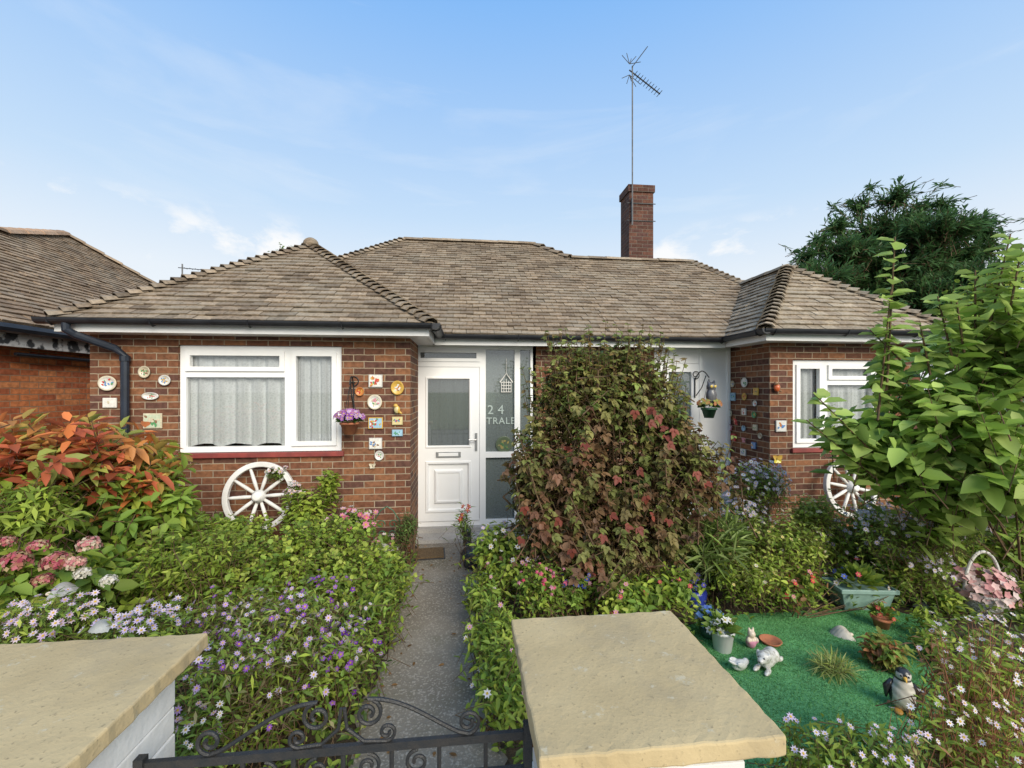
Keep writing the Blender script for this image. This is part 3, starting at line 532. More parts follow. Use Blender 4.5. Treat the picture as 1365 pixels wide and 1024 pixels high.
# door leaf
da,db,dz0,dz1=xl+.064,xm-.004,.165,2.05; y=yf-.012
mb=MB(); g=(da+.1,db-.1,1.06,1.93); lp=(da+.1,db-.1,.27,.90)
xs=[da,g[0],g[1],db]; zs=[dz0,lp[2],lp[3],g[2],g[3],dz1]
for i in range(3):
    for j in range(5):
        if i==1 and j in (1,3): continue
        mb.add([(xs[i],y,zs[j]),(xs[i+1],y,zs[j]),(xs[i+1],y,zs[j+1]),(xs[i],y,zs[j+1])],[(0,1,2,3)])
mb.box(da,db,y+.03,y+.05,dz0,1.0)
def inset(mb,r,y0,steps):
    a,b,c,d=r; prev=[(a,y0,c),(b,y0,c),(b,y0,d),(a,y0,d)]
    for off,dy in steps:
        cur=[(a+off,y0+dy,c+off),(b-off,y0+dy,c+off),(b-off,y0+dy,d-off),(a+off,y0+dy,d-off)]
        mb.add(prev+cur,[(k,(k+1)%4,4+(k+1)%4,4+k) for k in range(4)]); prev=cur
    return prev
pv=inset(mb,lp,y,[(.008,-.012),(.03,-.012),(.045,.018),(.1,.018),(.125,-.008),(.145,-.008),(.15,0)]); mb.add(pv,[(0,1,2,3)])
inset(mb,g,y,[(.006,-.01),(.02,-.01),(.03,.012)])
dr=mb.build('front_door',M['upvc'],house); pane(dr,(g[0]+.03,g[1]-.03,g[2]+.03,g[3]-.03),y+.01,M['dglass'])
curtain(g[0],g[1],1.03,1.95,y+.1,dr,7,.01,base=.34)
mb=MB(); mb.box((da+db)/2-.15,(da+db)/2+.15,y-.014,y-.001,.945,1.015); mb.build('letterbox',M['metal'],dr,bevel=.004)
mb=MB(); mb.box((da+db)/2-.12,(da+db)/2+.12,y-.02,y-.0145,.96,1.0); mb.build('letterbox_flap',M['upvc'],dr,bevel=.003)
mb=MB(); mb.box(db-.055,db-.025,y-.01,y-.001,1.02,1.24); mb.tube([(db-.04,y-.01,1.16),(db-.04,y-.05,1.16),(db-.13,y-.055,1.16)],.009,8); mb.build('handle',M['metal'],dr)
# right door unit
mb=MB(); xa,xb2=2.42,3.45
mb.box(xa,xa+.07,yf,yf+.07,.1,ZT); mb.box(xb2-.42,xb2,yf,yf+.05,.1,ZT); mb.box(xa+.07,xb2-.42,yf,yf+.07,2.12,ZT); mb.box(xa+.07,xb2-.42,yf,yf+.07,.1,.16)
mb.box(xb2-.43,xb2-.39,yf-.02,yf-.001,.1,ZT-.005); mb.box(xb2-.04,xb2-.001,yf-.02,yf-.001,.1,ZT-.005); mb.box(xb2-.39,xb2-.04,yf-.02,yf-.001,ZT-.05,ZT-.005); mb.box(xb2-.39,xb2-.04,yf-.02,yf-.001,.93,.98)
fr2=mb.build('door_surround',M['upvc'],house)
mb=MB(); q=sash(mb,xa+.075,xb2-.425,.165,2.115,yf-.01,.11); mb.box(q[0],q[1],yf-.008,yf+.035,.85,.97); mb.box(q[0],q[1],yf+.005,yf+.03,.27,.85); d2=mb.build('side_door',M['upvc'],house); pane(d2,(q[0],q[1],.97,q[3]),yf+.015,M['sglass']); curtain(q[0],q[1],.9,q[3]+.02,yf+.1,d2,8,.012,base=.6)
mb=MB(); mb.box(q[1]+.03,q[1]+.06,yf-.022,yf-.011,1.02,1.22); mb.tube([(q[1]+.045,yf-.02,1.15),(q[1]+.045,yf-.06,1.15),(q[1]-.05,yf-.062,1.15)],.009,8); mb.build('handle',M['metal'],d2)

# ------------------------------------------------------------ tv aerials
def aerial(root,top,foot,bd,nel,ell,boom,mr=.013):
    mb=MB(); mb.tube([foot,top],mr,8); mb.build('mast',M['mast'],root)
    bd=Vector(bd).normalized(); side=bd.cross(Vector((0,0,1))).normalized(); p0=Vector(top)+Vector((0,0,-.12))-bd*boom*.1
    mb=MB(); mb.tube([p0,p0+bd*boom],.012,6); mb.build('boom',M['slate'],root)
    for k in range(nel):
        mb=MB(); q=p0+bd*(boom*(.18+.8*k/(nel-1))); mb.tube([q-side*ell,q+side*ell],.006,5); mb.build('element',M['slate'],root)
    return p0,bd,side
ax=Vector(at(843,245,7.72)); topz=at(843,88,7.72).z
ta=thing('tv_aerial','tall thin television aerial strapped to the brick chimney','aerial',(ax.x,7.72,4.9))
p0,bd,sd=aerial(ta,(ax.x,7.72,topz),(ax.x,7.72,4.8),(.8,.12,-.42),10,.09,.72)
mb=MB()
for k in range(5):
    for sg in (-1,1):
        q=p0+bd*(-.02)+Vector((0,0,.1*sg)); mb.tube([q+Vector((.02,0,0)),q+Vector((.02+.3*(k-1.6)/3,-.05+.03*k,.18*sg*(1 if k%2 else .6)))],.006,5)
mb.tube([p0+Vector((.05,0,.05)),p0+Vector((.33,-.05,.42))],.008,5); mb.build('reflector',M['slate'],ta)
mb=MB()
for z in (4.9,5.22): mb.box(ch.x-.27,ch.x+.27,7.765,7.775,z,z+.014)
mb.tube([(ax.x,7.735,4.88),(ax.x,7.735,5.3)],.02,6); mb.build('bracket',M['slate'],ta)
fa=dep(243,372,13); tb=thing('tv_aerial','small distant television aerial beyond the left wing roof','aerial',(fa.x,fa.y,0)); aerial(tb,dep(243,352,13),(fa.x,fa.y,0),(1,.1,-.05),7,.1,1.1,.02)

# ------------------------------------------------------------ left neighbour
nb=thing('bungalow','red brick bungalow with dark fascia at left edge beyond the downpipe','bungalow',(-7,7,0))
mb=MB(); mb.box(-11,-4.85,3.2,12.1,0,2.35); mb.build('wall',M['redbrick'],nb,uv=True)
mb=MB(); A=[(-4.6,3,2.45),(-4.6,7.13,2.45),(-6.8,7.13,4.078),(-6.8,3,4.078)]; slope(mb,A,Y1,(-4.6,3,2.45),PALN); slope(mb,[(-4.6,7.13,2.45),(-4.6,12.4,2.45),(-7.73,9.26,4.766),(-6.8,7.13,4.078)],Y1,(-4.6,3,2.45),PALN)
mb.add([(-6.8,3,4.078),(-6.8,7.13,4.078),(-7.73,9.26,4.766),(-12,9.26,4.766),(-12,3,2.5)],[(0,1,2,3,4)],(.2,.13,.08)); mb.add([(-7.73,9.26,4.766),(-4.6,12.4,2.45),(-12,12.4,2.45),(-12,9.26,4.766)],[(0,1,2,3)],(.2,.13,.08))
rn=mb.build('roof',M['tile'],nb); mb=MB(); hips(mb,(-6.8,7.13,4.1),(-7.73,9.26,4.79),.12,.3,[(.42,.27,.17)],.004,.02,.97); hips(mb,(-6.8,3,4.1),(-6.8,7.13,4.1),.12,.3,PALN,.004,.02,.97); hips(mb,(-4.6,12.4,2.46),(-7.73,9.26,4.79),.12,.3,PALN,.01,.02,.9); hips(mb,(-7.73,9.26,4.79),(-12,9.26,4.79),.12,.3,PALN,.004,.02,.97); mb.build('ridge_tiles',M['tile'],rn)
mb=MB(); mb.box(-4.68,-4.65,3,12.3,2.22,2.4); mb.build('fascia',M['oldpaint'],nb); mb=MB(); mb.box(-4.85,-4.68,3,12.3,2.23,2.25); mb.build('soffit',M['oldpaint'],nb)
mb=MB(); mb.tube([(-4.58,3,2.40),(-4.58,12.3,2.38)],.05,8); mb.build('gutter',M['black'],nb)
mb=MB(); mb.tube([(-4.72,5.1,2.15),(-4.72,12,2.1)],.02,6); mb.build('cable',M['black'],nb)

# ------------------------------------------------------------ pillars, walls, gate
def pillar(x0,x1,y0,y1,label):
    t=thing('gate_pillar',label,'pillar',((x0+x1)/2,(y0+y1)/2,0))
    mb=MB(); i=.055; z=0.; k=0
    while z<1.02:
        h=min(.072,1.022-z); mb.box(x0+i+.002*(k%2),x1-i-.002*(k%2),y0+i,y1-i,z,z+h-.0); z+=.0752; k+=1
    mb.box(x0+i+.006,x1-i-.006,y0+i+.006,y1-i-.006,.001,1.024); mb.build('shaft',M['whitepaint'],t,bevel=.004)
    bm=bmesh.new(); bmesh.ops.create_cube(bm,size=1,matrix=Matrix.Translation(((x0+x1)/2,(y0+y1)/2,1.0465))@Matrix.Diagonal((x1-x0,y1-y0,.041,1)))
    bmesh.ops.subdivide_edges(bm,edges=[e for e in bm.edges if abs(e.verts[0].co.z-e.verts[1].co.z)<.01],cuts=22,use_grid_fill=True)
    for v in bm.verts:
        e=min(v.co.x-x0,x1-v.co.x,v.co.y-y0,y1-v.co.y)
        if e<.002 : v.co+=Vector((random.uniform(-.0022,.0022),random.uniform(-.0022,.0022),random.uniform(-.002,.001)))
        else: v.co.z+=random.uniform(-.0004,.0004)
    me=bpy.data.meshes.new('capstone'); bm.to_mesh(me); bm.free(); me.materials.append(M['capstone']); o=link(bpy.data.objects.new('capstone',me),t); b=o.modifiers.new('b','BEVEL'); b.width=.005; b.segments=2; b.angle_limit=R(50); return t
pillar(.138,.65,.82,1.33,'white painted gate pillar with square sandy capstone right of the gate')
pillar(-1.33,-.743,.835,1.347,'white painted gate pillar with wide sandy capstone left of the gate')
for x0,x1,l in ((.6,6,'low white painted front wall running right from the gate'),(-6,-1.28,'low white painted front wall running left from the gate')):
    t=thing('garden_wall',l,'wall',((x0+x1)/2,1.05,0)); mb=MB(); mb.box(x0+.002,x1,.98,1.12,0,.36); mb.build('brickwork',M['whitepaint'],t); mb=MB(); mb.box(x0+.002,x1,.95,1.15,.362,.41); mb.build('coping',M['capstone'],t,bevel=.006)
GY=1.10; gx0,gx1=-.765,.165; gc=(gx0+gx1)/2
gt=thing('garden_gate','low black wrought iron garden gate with curled scrollwork top','gate',(gc,GY,0))
RZ=.893
mb=MB(); mb.box(gx0,gx1,GY-.006,GY+.006,RZ-.010,RZ+.010); mb.box(gx0,gx1,GY-.006,GY+.006,RZ-.10,RZ-.08); mb.box(gx0,gx1,GY-.006,GY+.006,.1,.125); mb.box(gx0-.001,gx0+.02,GY-.010,GY+.010,.06,RZ+.02); mb.box(gx1-.02,gx1+.001,GY-.010,GY+.010,.06,RZ+.03); mb.build('frame',M['iron'],gt)
for k in range(1,8):
    x=gx0+(gx1-gx0)*k/8; mb=MB(); mb.tube([(x,GY+.004,.11),(x,GY+.004,RZ)],.006,6); mb.build('bar',M['iron'],gt)
def spiral(cx,cz,r0,turns,a0,sgn):
    return [(cx+sgn*math.cos(a0+t*turns*6.283)*r0*(1-.72*t),GY,cz+math.sin(a0+t*turns*6.283)*r0*(1-.72*t)) for t in np.linspace(0,1,26)]
def scroll(pts,r):
    mb=MB(); mb.tube(pts,r,6); mb.build('scroll',M['iron'],gt)
for sgn in (-1,1):
    e=gc+sgn*.30; hpts=spiral(e+sgn*.005,RZ+.043,.03,1.35,R(-90),sgn)[::-1]
    arch=[(gc+sgn*(.30-.24*t),GY,RZ+.013+.105*math.sin(t*math.pi/2)**1.3) for t in np.linspace(0,1,14)]
    tail=spiral(gc+sgn*.06,RZ+.083,.035,1.4,R(90),-sgn)
    scroll(hpts+arch[1:]+tail[1:],.005)
    scroll(spiral(gc+sgn*.105,RZ+.034,.022,1.3,R(-90),sgn)[::-1]+[(gc+sgn*.05,GY,RZ+.016),(gc+sgn*.01,GY,RZ+.05),(gc+sgn*.004,GY,RZ+.1)],.0045)
    scroll(spiral(gc+sgn*.18,RZ-.046,.03,1.3,R(90),sgn)[::-1],.0045); scroll(spiral(gc+sgn*.06,RZ-.046,.03,1.3,R(90),-sgn)[::-1],.0045)
mb=MB(); mb.tube([(gx1+.002,GY,RZ+.02),(gx1+.03,GY,RZ+.02)],.010,8); mb.tube([(gx1+.01,GY,RZ-.03),(gx1+.01,GY,RZ+.04)],.010,8); mb.build('hinge',mk('rusty_iron',(.2,.08,.03),(.05,.03,.02),.8,40),gt)

# ------------------------------------------------------------ wagon wheels
def wheel(label,loc,rot,Rw):
    t=thing('wagon_wheel',label,'wheel',loc,rot)
    mb=MB(); mb.lathe([(Rw-.05,.02),(Rw-.045,.024),(Rw-.004,.024),(Rw,.02),(Rw,-.02),(Rw-.004,-.024),(Rw-.045,-.024),(Rw-.05,-.02),(Rw-.05,.02)],48,axis='y'); mb.build('rim',M['whitepaint'],t,True)
    mb=MB(); mb.lathe([(.0,-.04),(.05,-.04),(.062,-.02),(.062,.03),(.045,.05),(.04,.075),(.025,.08),(0,.08)],20,axis='y'); mb.build('hub',M['whitepaint'],t,True,True)
    for k in range(10):
        a=6.283*k/10+.15; mb=MB(); ca,sa=math.cos(a),math.sin(a); mb.tube([(ca*.05,0,sa*.05),(ca*.14,0,sa*.14),(ca*(Rw-.09),0,sa*(Rw-.09)),(ca*(Rw-.045),0,sa*(Rw-.045))],[.014,.019,.016,.012],8); mb.build('spoke',M['whitepaint'],t,True,True)
    return t
p=at(345,662,4.5); w=wheel('white wooden wagon wheel leaning below the wide left window',(p.x,4.51,p.z),(R(-9),R(6),0),.335)
p=at(1135,650,4.5); dup(w,(p.x,4.51,p.z),(R(-9),R(20),0),'white wooden wagon wheel half hidden behind the large leafy right shrub')

# ------------------------------------------------------------ plaques and wall ornaments
def motif(root,n,sx,sz,pal,L,y=-.016,oz=0):
    P=np.stack([rng.uniform(-sx,sx,n),np.full(n,y)-rng.uniform(0,.003,n),rng.uniform(-sz,sz,n)+oz],1); a=rng.uniform(0,6.28,n); D=np.stack([np.cos(a),np.zeros(n),np.sin(a)],1)
    pal=np.array(pal); leafmesh('painted_motif',P,D,np.tile([0,-1.,0],(n,1)),L,L*.6,pal[rng.integers(0,len(pal),n)],M['glaze'],root,fold=.02,droop=0,local=True)
def plaque(px,py,wpx,hpx,shape,c,pal,label,side=False,rim=None,n=14):
    p=atX(px,py,XA) if side else at(px,py,YW); d=p.x*s6+p.y*c6; w=wpx*d/F/2; h=hpx*d/F/2
    if side: w=h*(wpx/hpx if wpx>hpx else 1)
    loc=(XA-.006,p.y,p.z) if side else (p.x,YW-.006,p.z)
    nm={'round':'wall_plate','oval':'wall_plate','rect':'wall_tile','butterfly':'butterfly_ornament','bird':'bird_ornament'}[shape]; ct={'round':'plate','oval':'plate','rect':'tile','butterfly':'ornament','bird':'ornament'}[shape]
    t=thing(nm,label,ct,loc,(0,0,R(-90) if side else 0),'ornaments on the brick walls')
    rim=rim or tuple(x*.75 for x in c)
    if shape in('round','oval'):
        mb=MB(); mb.lathe([(0.0001,.006),(.62,.006),(.7,.012),(.94,.019),(1,.017),(1,.012),(.7,0),(0.0001,0)],28,axis='y'); mb.v=[(v[0]*w,v[1],v[2]*h) for v in mb.v]; mb.c=[rim if ((v[0]/w)**2+(v[2]/h)**2)>.75 else c for v in mb.v]; mb.build('plate',M['glaze'],t,True,True)
        motif(t,n,w*.4,h*.4,pal,min(w,h)*.4,-.009,-.0)
    elif shape=='rect':
        mb=MB(); mb.box(-w,w,-.014,0,-h,h,rim); mb.build('plate',M['glaze'],t,True,bevel=.003); mb=MB(); mb.box(-w*.86,w*.86,-.0165,-.0142,-h*.86,h*.86,c); mb.build('panel',M['glaze'],t,True); motif(t,n,w*.55,h*.5,pal,min(w,h)*.5,-.018)
    elif shape=='butterfly':
        P=np.array([[0,-.01,0]]*4); D=np.array([[1,-.3,.75],[-1,-.3,.75],[.8,-.3,-.7],[-.8,-.3,-.7]]); leafmesh('wings',P,D,np.tile([0,-1.,.1],(4,1)),np.array([w*1.25,w*1.25,w,w]),np.array([w*.95]*4),np.array([c,c,rim,rim]),M['glaze'],t,local=True,droop=0); mb=MB(); mb.ell((0,-.012,0),(w*.09,w*.09,h*.6),(.05,.04,.03)); mb.build('body',M['glaze'],t,True,True)
    else:
        s=h; fuse('body',[((0,-.03,0),(s*.6,s*.45,s*.75)),((-s*.25,-.035,s*.75),(s*.42,s*.4,s*.4)),((s*.55,-.03,-s*.5),(s*.5,s*.15,s*.22),Matrix.Rotation(R(40),4,'Y'))],s*.1,M['glaze'],t,lambda co,no:(rim if (co.z<s*.5 and co.x<s*.15) else c),True); mb=MB(); mb.lathe([(s*.1,0),(.0005,s*.35)],8,(-s*.3,-.03-s*.35,s*.75),axis='y',c=(.5,.3,.05)); mb.build('beak',M['glaze'],t,True)
    return t
WH=(.7,.68,.63); CR=(.58,.51,.37); YE=(.6,.38,.08); BL=(.12,.25,.5); GN=(.1,.3,.12); RE=(.5,.06,.05); BR=(.25,.14,.08); PK=(.6,.25,.3); OR=(.55,.2,.05); LB=(.32,.5,.62)
plaque(145,511,23,20,'round',WH,[RE,GN,BL],'white round plate with small bouquet, leftmost on the left wing wall',n=9,rim=CR)
plaque(148,537,17,13,'rect',WH,[CR],'small plain white tile left of the dark downpipe',n=2,rim=WH)
plaque(194,496,15,16,'round',CR,[BR,GN,WH],'small cream round plate just right of the dark downpipe')
plaque(221,507,15,14,'round',WH,[BL,YE],'little white round plate nearest the wide window frame')
plaque(202,528,21,10,'oval',WH,[GN,RE],'white oval plate with leaf sprig right of the downpipe')
plaque(205,561,23,20,'rect',(.5,.55,.4),[GN,BR,CR],'square pale green tile lowest right of the downpipe',rim=CR,n=18)
plaque(501,508,18,17,'rect',WH,[RE,GN,YE,OR],'white square tile with bright flowers, highest beside the hanging basket',n=18)
plaque(530,517,17,19,'round',YE,[OR,BR,WH],'yellow round sun plate near the wing corner',rim=(.5,.3,.05))
plaque(480,522,12,12,'round',OR,[YE,RE],'small orange round plate above the purple hanging basket')
plaque(500,536,19,20,'round',WH,[PK,GN,CR],'cream round plate with pink rose, right of the hanging basket',rim=CR)
plaque(530,546,13,14,'bird',YE,[],'small yellow bird ornament below the yellow sun plate',rim=(.6,.5,.25))
plaque(501,564,19,15,'rect',LB,[GN,RE,YE,WH],'blue tile with garden scene below the pink rose plate',n=20,rim=YE)
plaque(530,561,14,11,'rect',(.65,.55,.28),[BL,RE,GN],'small yellow framed house tile under the bird ornament',n=12)
plaque(530,577,14,9,'rect',LB,[WH,GN,BL],'narrow pale blue tile nearest the white door frame',n=12)
plaque(501,591,17,15,'rect',WH,[BL,CR,BR],'white tile with boat picture second lowest right of the basket',n=12)
plaque(506,607,12,13,'round',WH,[PK,GN],'small white round plate lowest beside the red sill',n=8)
plaque(497,621,9,8,'butterfly',CR,[],'tiny cream butterfly ornament under the lowest round plate')
plaque(994,510,11,13,'round',WH,[BL,GN],'white round plate high on the right wing side wall',True,n=8)
plaque(994,529,10,10,'round',YE,[RE,OR],'small yellow round plate second down on the right wing side wall',True,n=8)
plaque(978,529,10,11,'rect',LB,[BL,GN],'small blue tile beside the hanging owl basket',True,n=8)
plaque(974,551,12,11,'round',CR,[RE,GN],'cream round plate near the inner corner of the right wing',True,n=8)
plaque(993,549,9,9,'rect',WH,[RE],'little white tile mid height on the right wing side wall',True,n=6)
plaque(984,563,9,9,'bird',RE,[],'small red bird ornament on the right wing side wall',True,rim=(.6,.3,.2))
plaque(993,571,8,8,'round',LB,[BL],'tiny blue round plate below the little white tile',True,n=6)
plaque(979,583,11,10,'rect',RE,[YE,WH],'small red tile low near the inner corner',True,n=6)
plaque(994,587,9,9,'butterfly',PK,[],'pink butterfly ornament low on the right wing side wall',True)
plaque(992,603,11,9,'rect',WH,[BL,GN],'white tile lowest on the right wing side wall',True,n=8)
plaque(1009,522,9,10,'rect',YE,[GN,RE],'small yellow tile near the front edge of the right side wall',True,n=6)
plaque(1007,553,9,9,'round',GN,[YE],'small green round plate near the front edge of the right side wall',True,n=6)
plaque(975,570,9,9,'round',PK,[WH],'small pink round plate close to the inner corner',True,n=6)
plaque(1006,594,9,9,'rect',BL,[WH,YE],'small dark blue tile near the foot of the right side wall',True,n=6)
plaque(973,600,9,9,'round',OR,[YE],'small orange round plate low by the inner corner',True,n=6)
plaque(1008,538,8,8,'round',WH,[RE],'tiny white round plate between the yellow tile and green plate',True,n=5)
plaque(1008,570,9,8,'rect',CR,[GN],'tiny cream tile below the small green round plate',True,n=5)
plaque(978,512,9,9,'round',CR,[BL],'small cream round plate highest by the inner corner',True,n=5)
plaque(1033,517,15,15,'bird',BR,[],'red breasted robin ornament left of the right wing window',rim=(.55,.12,.04))
plaque(1040,568,15,15,'rect',WH,[BL,OR],'white square tile with blue picture left of right window',n=10)
plaque(1015,581,8,8,'round',CR,[BR],'tiny cream disc beside the white square tile with blue picture',True,n=5)
plaque(1034,612,14,15,'butterfly',YE,[],'bright yellow butterfly ornament upper of two under right window tile',rim=(.6,.5,.03))
plaque(1024,620,12,12,'butterfly',YE,[],'bright yellow butterfly ornament lower of two by the right wing corner',True,rim=(.6,.5,.03))
# sidelight ornaments
p=at(672,593,YM-.01); t=thing('glass_ornament','round green and gold plate on the side light below the house name','plate',(p.x,YM+.028,p.z)); mb=MB(); mb.lathe([(.0001,.004),(.08,.004),(.1,.01),(.105,.006),(.1,0),(.0001,0)],28,axis='y',c=(.10,.13,.08)); mb.build('plate',M['glaze'],t,True,True); motif(t,16,.05,.05,[(.35,.28,.1),(.08,.18,.08),(.25,.24,.12)],.04,-.008)
p=at(675,512,YM); t=thing('glass_ornament','pale lattice lantern shaped ornament hung in the side light','ornament',(p.x,YM+.02,p.z-.1)); mb=MB()
for k in range(5):
    x=-.06+.03*k; mb.tube([(x,0,0),(x,0,.12+.02*(2-abs(k-2)))],.005,5)
for z in (0,.04,.08,.12): mb.tube([(-.065,0,z),(.065,0,z)],.005,5)
mb.build('lattice',M['whitepaint'],t,True); mb=MB(); mb.tube([(-.08,0,.12),(0,0,.23),(.08,0,.12)],.008,6); mb.tube([(0,0,.23),(0,0,.42)],.003,5); mb.build('hanger',M['whitepaint'],t,True)

# hanging baskets
def basket(px,py,side,label,potmat,pal,owl=False):
    p=at(px,py,YW-.16) if not side else at(px,py,YM-.35)
    t=thing('hanging_basket',label,'hanging basket',p); y1=YW-p.y if not side else YM-p.y-.02
    mb=MB(); mb.tube([(0,y1,.38),(0,y1,.12)],.008,6); arc=[(0,y1*(1-s),.36+.1*math.sin(s*3.0)) for s in np.linspace(0,1,9)]; mb.tube(arc,.007,6); mb.tube([(.0,y1*.9,.15),(0,y1*.5,.25),(0,y1*.2,.4)],.006,6)
    cu=[(0.05*math.cos(a)*(1-a/9),y1*.95,.42+.05*math.sin(a)*(1-a/9)) for a in np.linspace(-1.5,5.5,16)]; mb.tube(cu,.006,6); mb.build('bracket',M['iron'],t,True)
    mb=MB(); mb.lathe([(.0001,-.12),(.055,-.12),(.085,-.02),(.095,-.02),(.095,.0),(.075,0),(.07,-.02),(.0001,-.03)],18); mb.build('pot',potmat,t,True,True)
    for a in (0,2.1,4.2):
        mb=MB(); mb.tube([(.09*math.cos(a),.09*math.sin(a),0),(0,0,.36)],.003,4); mb.build('chain',M['iron'],t,True)
    n=140; u=runit(n); u[:,2]=abs(u[:,2])*.7-.15; P=u*np.array([.12,.1,.1])+np.array([0,0,.03]); leafmesh('foliage',P*.6,u+np.array([0,0,.2]),np.tile([0,-.4,1.],(n,1))+.3*u,.07,.03,np.array([.08,.17,.04])*rng.uniform(.6,1.4,(n,1)),M['leaf'],t,local=True)
    if pal:
        m=60; u=runit(m); u[:,2]=abs(u[:,2])*.8-.1; u[:,1]=-abs(u[:,1]); f=flowers('blossoms',u*np.array([.15,.12,.11])+np.array([0,0,.05]),u+np.array([0,-.4,.3]),.024,6,pal,(.6,.45,.1),t,pw=.7,local=True); f['kind']='stuff'
    return p
basket(466,563,False,'terracotta hanging pot of purple flowers on wall beside left window',M['terra'],[(.28,.08,.36),(.4,.18,.45),(.5,.36,.55),(.32,.1,.28)])
p=basket(945,544,True,'green hanging pot under the grey owl ornament by right porch',M['greenpl'],[(.5,.2,.1),(.3,.35,.1)])
t=thing('owl_ornament','grey owl ornament perched on the green hanging pot','ornament',(p.x,p.y-.05,p.z+.06))
fuse('body',[((0,0,.09),(.065,.055,.1)),((0,0,.2),(.058,.052,.055)),((-.035,0,.25),(.018,.016,.03)),((.035,0,.25),(.018,.016,.03))],.009,M['glaze'],t,lambda co,no:(.06,.065,.08) if no.y>-.6 or co.z>.24 else (.14,.14,.15),True)
for s in (-1,1):
    mb=MB(); mb.lathe([(.0001,.006),(.014,.004),(.017,0)],12,(s*.024,-.05,.205),axis='y',c=(.7,.5,.1)); mb.build('eye',M['glaze'],t,True)
mb=MB(); mb.lathe([(.008,0),(.0005,.022)],8,(0,-.048,.19),axis='y',c=(.3,.25,.15)); mb.build('beak',M['glaze'],t,True)

# ------------------------------------------------------------ plants
G1=[(.18,.29,.05),(.23,.34,.06),(.28,.39,.07),(.16,.25,.045)]; YG=[(.33,.42,.06),(.4,.47,.08),(.27,.37,.055),(.23,.32,.045)]; DG=[(.1,.17,.05),(.14,.21,.06),(.16,.24,.06)]
LIL=[(.6,.54,.66),(.66,.61,.69),(.53,.46,.62),(.7,.67,.68)]
def gb(px,d): 
    p=dep(px,520,d); return (p.x,p.y,0)
shrub('orange_leaved_shrub','large shrub with fiery orange and red upper leaves at left edge','shrub',gb(80,3.2),[B(80,620,3.1,.6,.5,.36),B(190,645,3.3,.3,.35,.3),B(10,675,3.0,.5,.5,.45),B(130,715,3.15,.55,.4,.42),B(225,690,3.3,.22,.3,.3)],400,10,.15,.056,G1+YG,sl=.3,up=.6,fw=.7,rand=.5,top=[(.68,.22,.07),(.56,.25,.08),(.66,.32,.1),(.48,.13,.06),(.44,.32,.08),(.36,.4,.09)],topz=.6,trunk=.014)
shrub('fern','pale yellow green fern fronds under the orange leaved shrub','fern',gb(40,2.75),[B(45,680,2.65,.32,.25,.2)],90,22,.085,.024,YG,sl=.4,up=.3,fw=.25,droop=.1,rand=.3,simple=True)
h0=gb(70,2.6); hy=shrub('hydrangea','hydrangea bush with dusky pink mophead flowers at left edge','hydrangea',h0,[B(70,780,2.55,.34,.3,.2),B(20,765,2.5,.27,.25,.2)],170,6,.11,.07,G1+YG,sl=.22,up=.6,rand=.45)
for px,py,s,pal in [(22,750,.07,0),(76,750,.068,0),(118,727,.055,1),(50,730,.05,0),(100,752,.05,1),(145,775,.04,2),(8,724,.045,0),(58,775,.05,0),(110,765,.04,2)]:
    c=np.array(dep(px,py,2.40)); u=runit(150); u[:,2]=np.where(u[:,2]<-.4,-u[:,2],u[:,2]); f=flowers('flower_head',c+u*s*np.array([1,1,.8])*rng.uniform(.72,1.08,(150,1)),u+.4*runit(150),s*.21,4,[[(.38,.08,.11),(.5,.16,.18),(.34,.14,.1),(.45,.26,.2),(.4,.3,.16)],[(.5,.2,.2),(.6,.34,.28),(.5,.42,.3)],[(.66,.62,.55),(.58,.55,.45)]][pal],None,hy,pw=.9,cup=.1)
shrub('mounded_shrub','wide mounded bright green small leaved shrub left of the path','shrub',gb(360,3.3),[B(350,775,3.15,.6,.45,.30),B(480,778,3.3,.38,.4,.27),B(430,725,3.6,.40,.3,.23),B(290,745,3.4,.3,.3,.24),B(505,755,3.5,.2,.25,.2),B(320,710,3.8,.28,.2,.15),B(395,738,3.3,.18,.2,.26)],1500,9,.048,.034,YG+YG+G1+[(.44,.5,.1)],sl=.24,up=1.1,droop=.05,trunk=.008,rmin=.45,rand=.8)
shrub('ivy_clump','green leafy clump between orange shrub and mounded shrub','ivy',gb(190,3.1),[B(190,765,3.0,.42,.35,.3),B(120,790,2.8,.3,.3,.2),B(250,720,3.6,.3,.25,.25)],460,8,.065,.05,G1+YG,sl=.22,up=.7,rand=.7)
shrub('weedy_plant','tall wispy lime green weed rising from the left mound','plant',gb(300,3.0),[B(285,735,2.9,.24,.2,.24),B(215,750,2.8,.15,.15,.22)],80,11,.065,.022,YG,sl=.42,up=1.5,rand=.45,trunk=.006)
shrub('weedy_plant','loose arching weed leaning over the path left edge','plant',gb(500,2.9),[B(505,800,2.9,.14,.2,.16),B(520,770,3.3,.12,.2,.16)],75,10,.075,.02,YG+G1,sl=.34,up=.8,rand=.7,trunk=.005)
shrub('weedy_plant','broad leaved yellow green clump in front of the left wagon wheel','plant',gb(330,3.6),[B(300,720,3.6,.14,.14,.14),B(250,735,3.4,.16,.15,.16)],50,8,.12,.06,YG,sl=.22,up=.8,rand=.5,trunk=.005)
shrub('aster','sprawling purple flowered asters at bottom left beside the path','flower',gb(370,2.2),[B(370,880,2.2,.45,.35,.24),B(300,930,1.95,.28,.25,.28),B(450,855,2.5,.26,.3,.18),B(330,835,2.5,.33,.3,.2),B(400,830,2.4,.12,.15,.28),B(280,850,2.3,.1,.12,.28)],820,9,.056,.015,YG+YG+G1+[(.4,.4,.17),(.35,.31,.15)],sl=.38,up=1.3,rand=.8,simple=True,flow=dict(n=250,r=.017,rnd=.9,pal=[(.53,.4,.6),(.45,.29,.54),(.62,.53,.67),(.26,.09,.42)],k=8,pw=.42),trunk=.006)
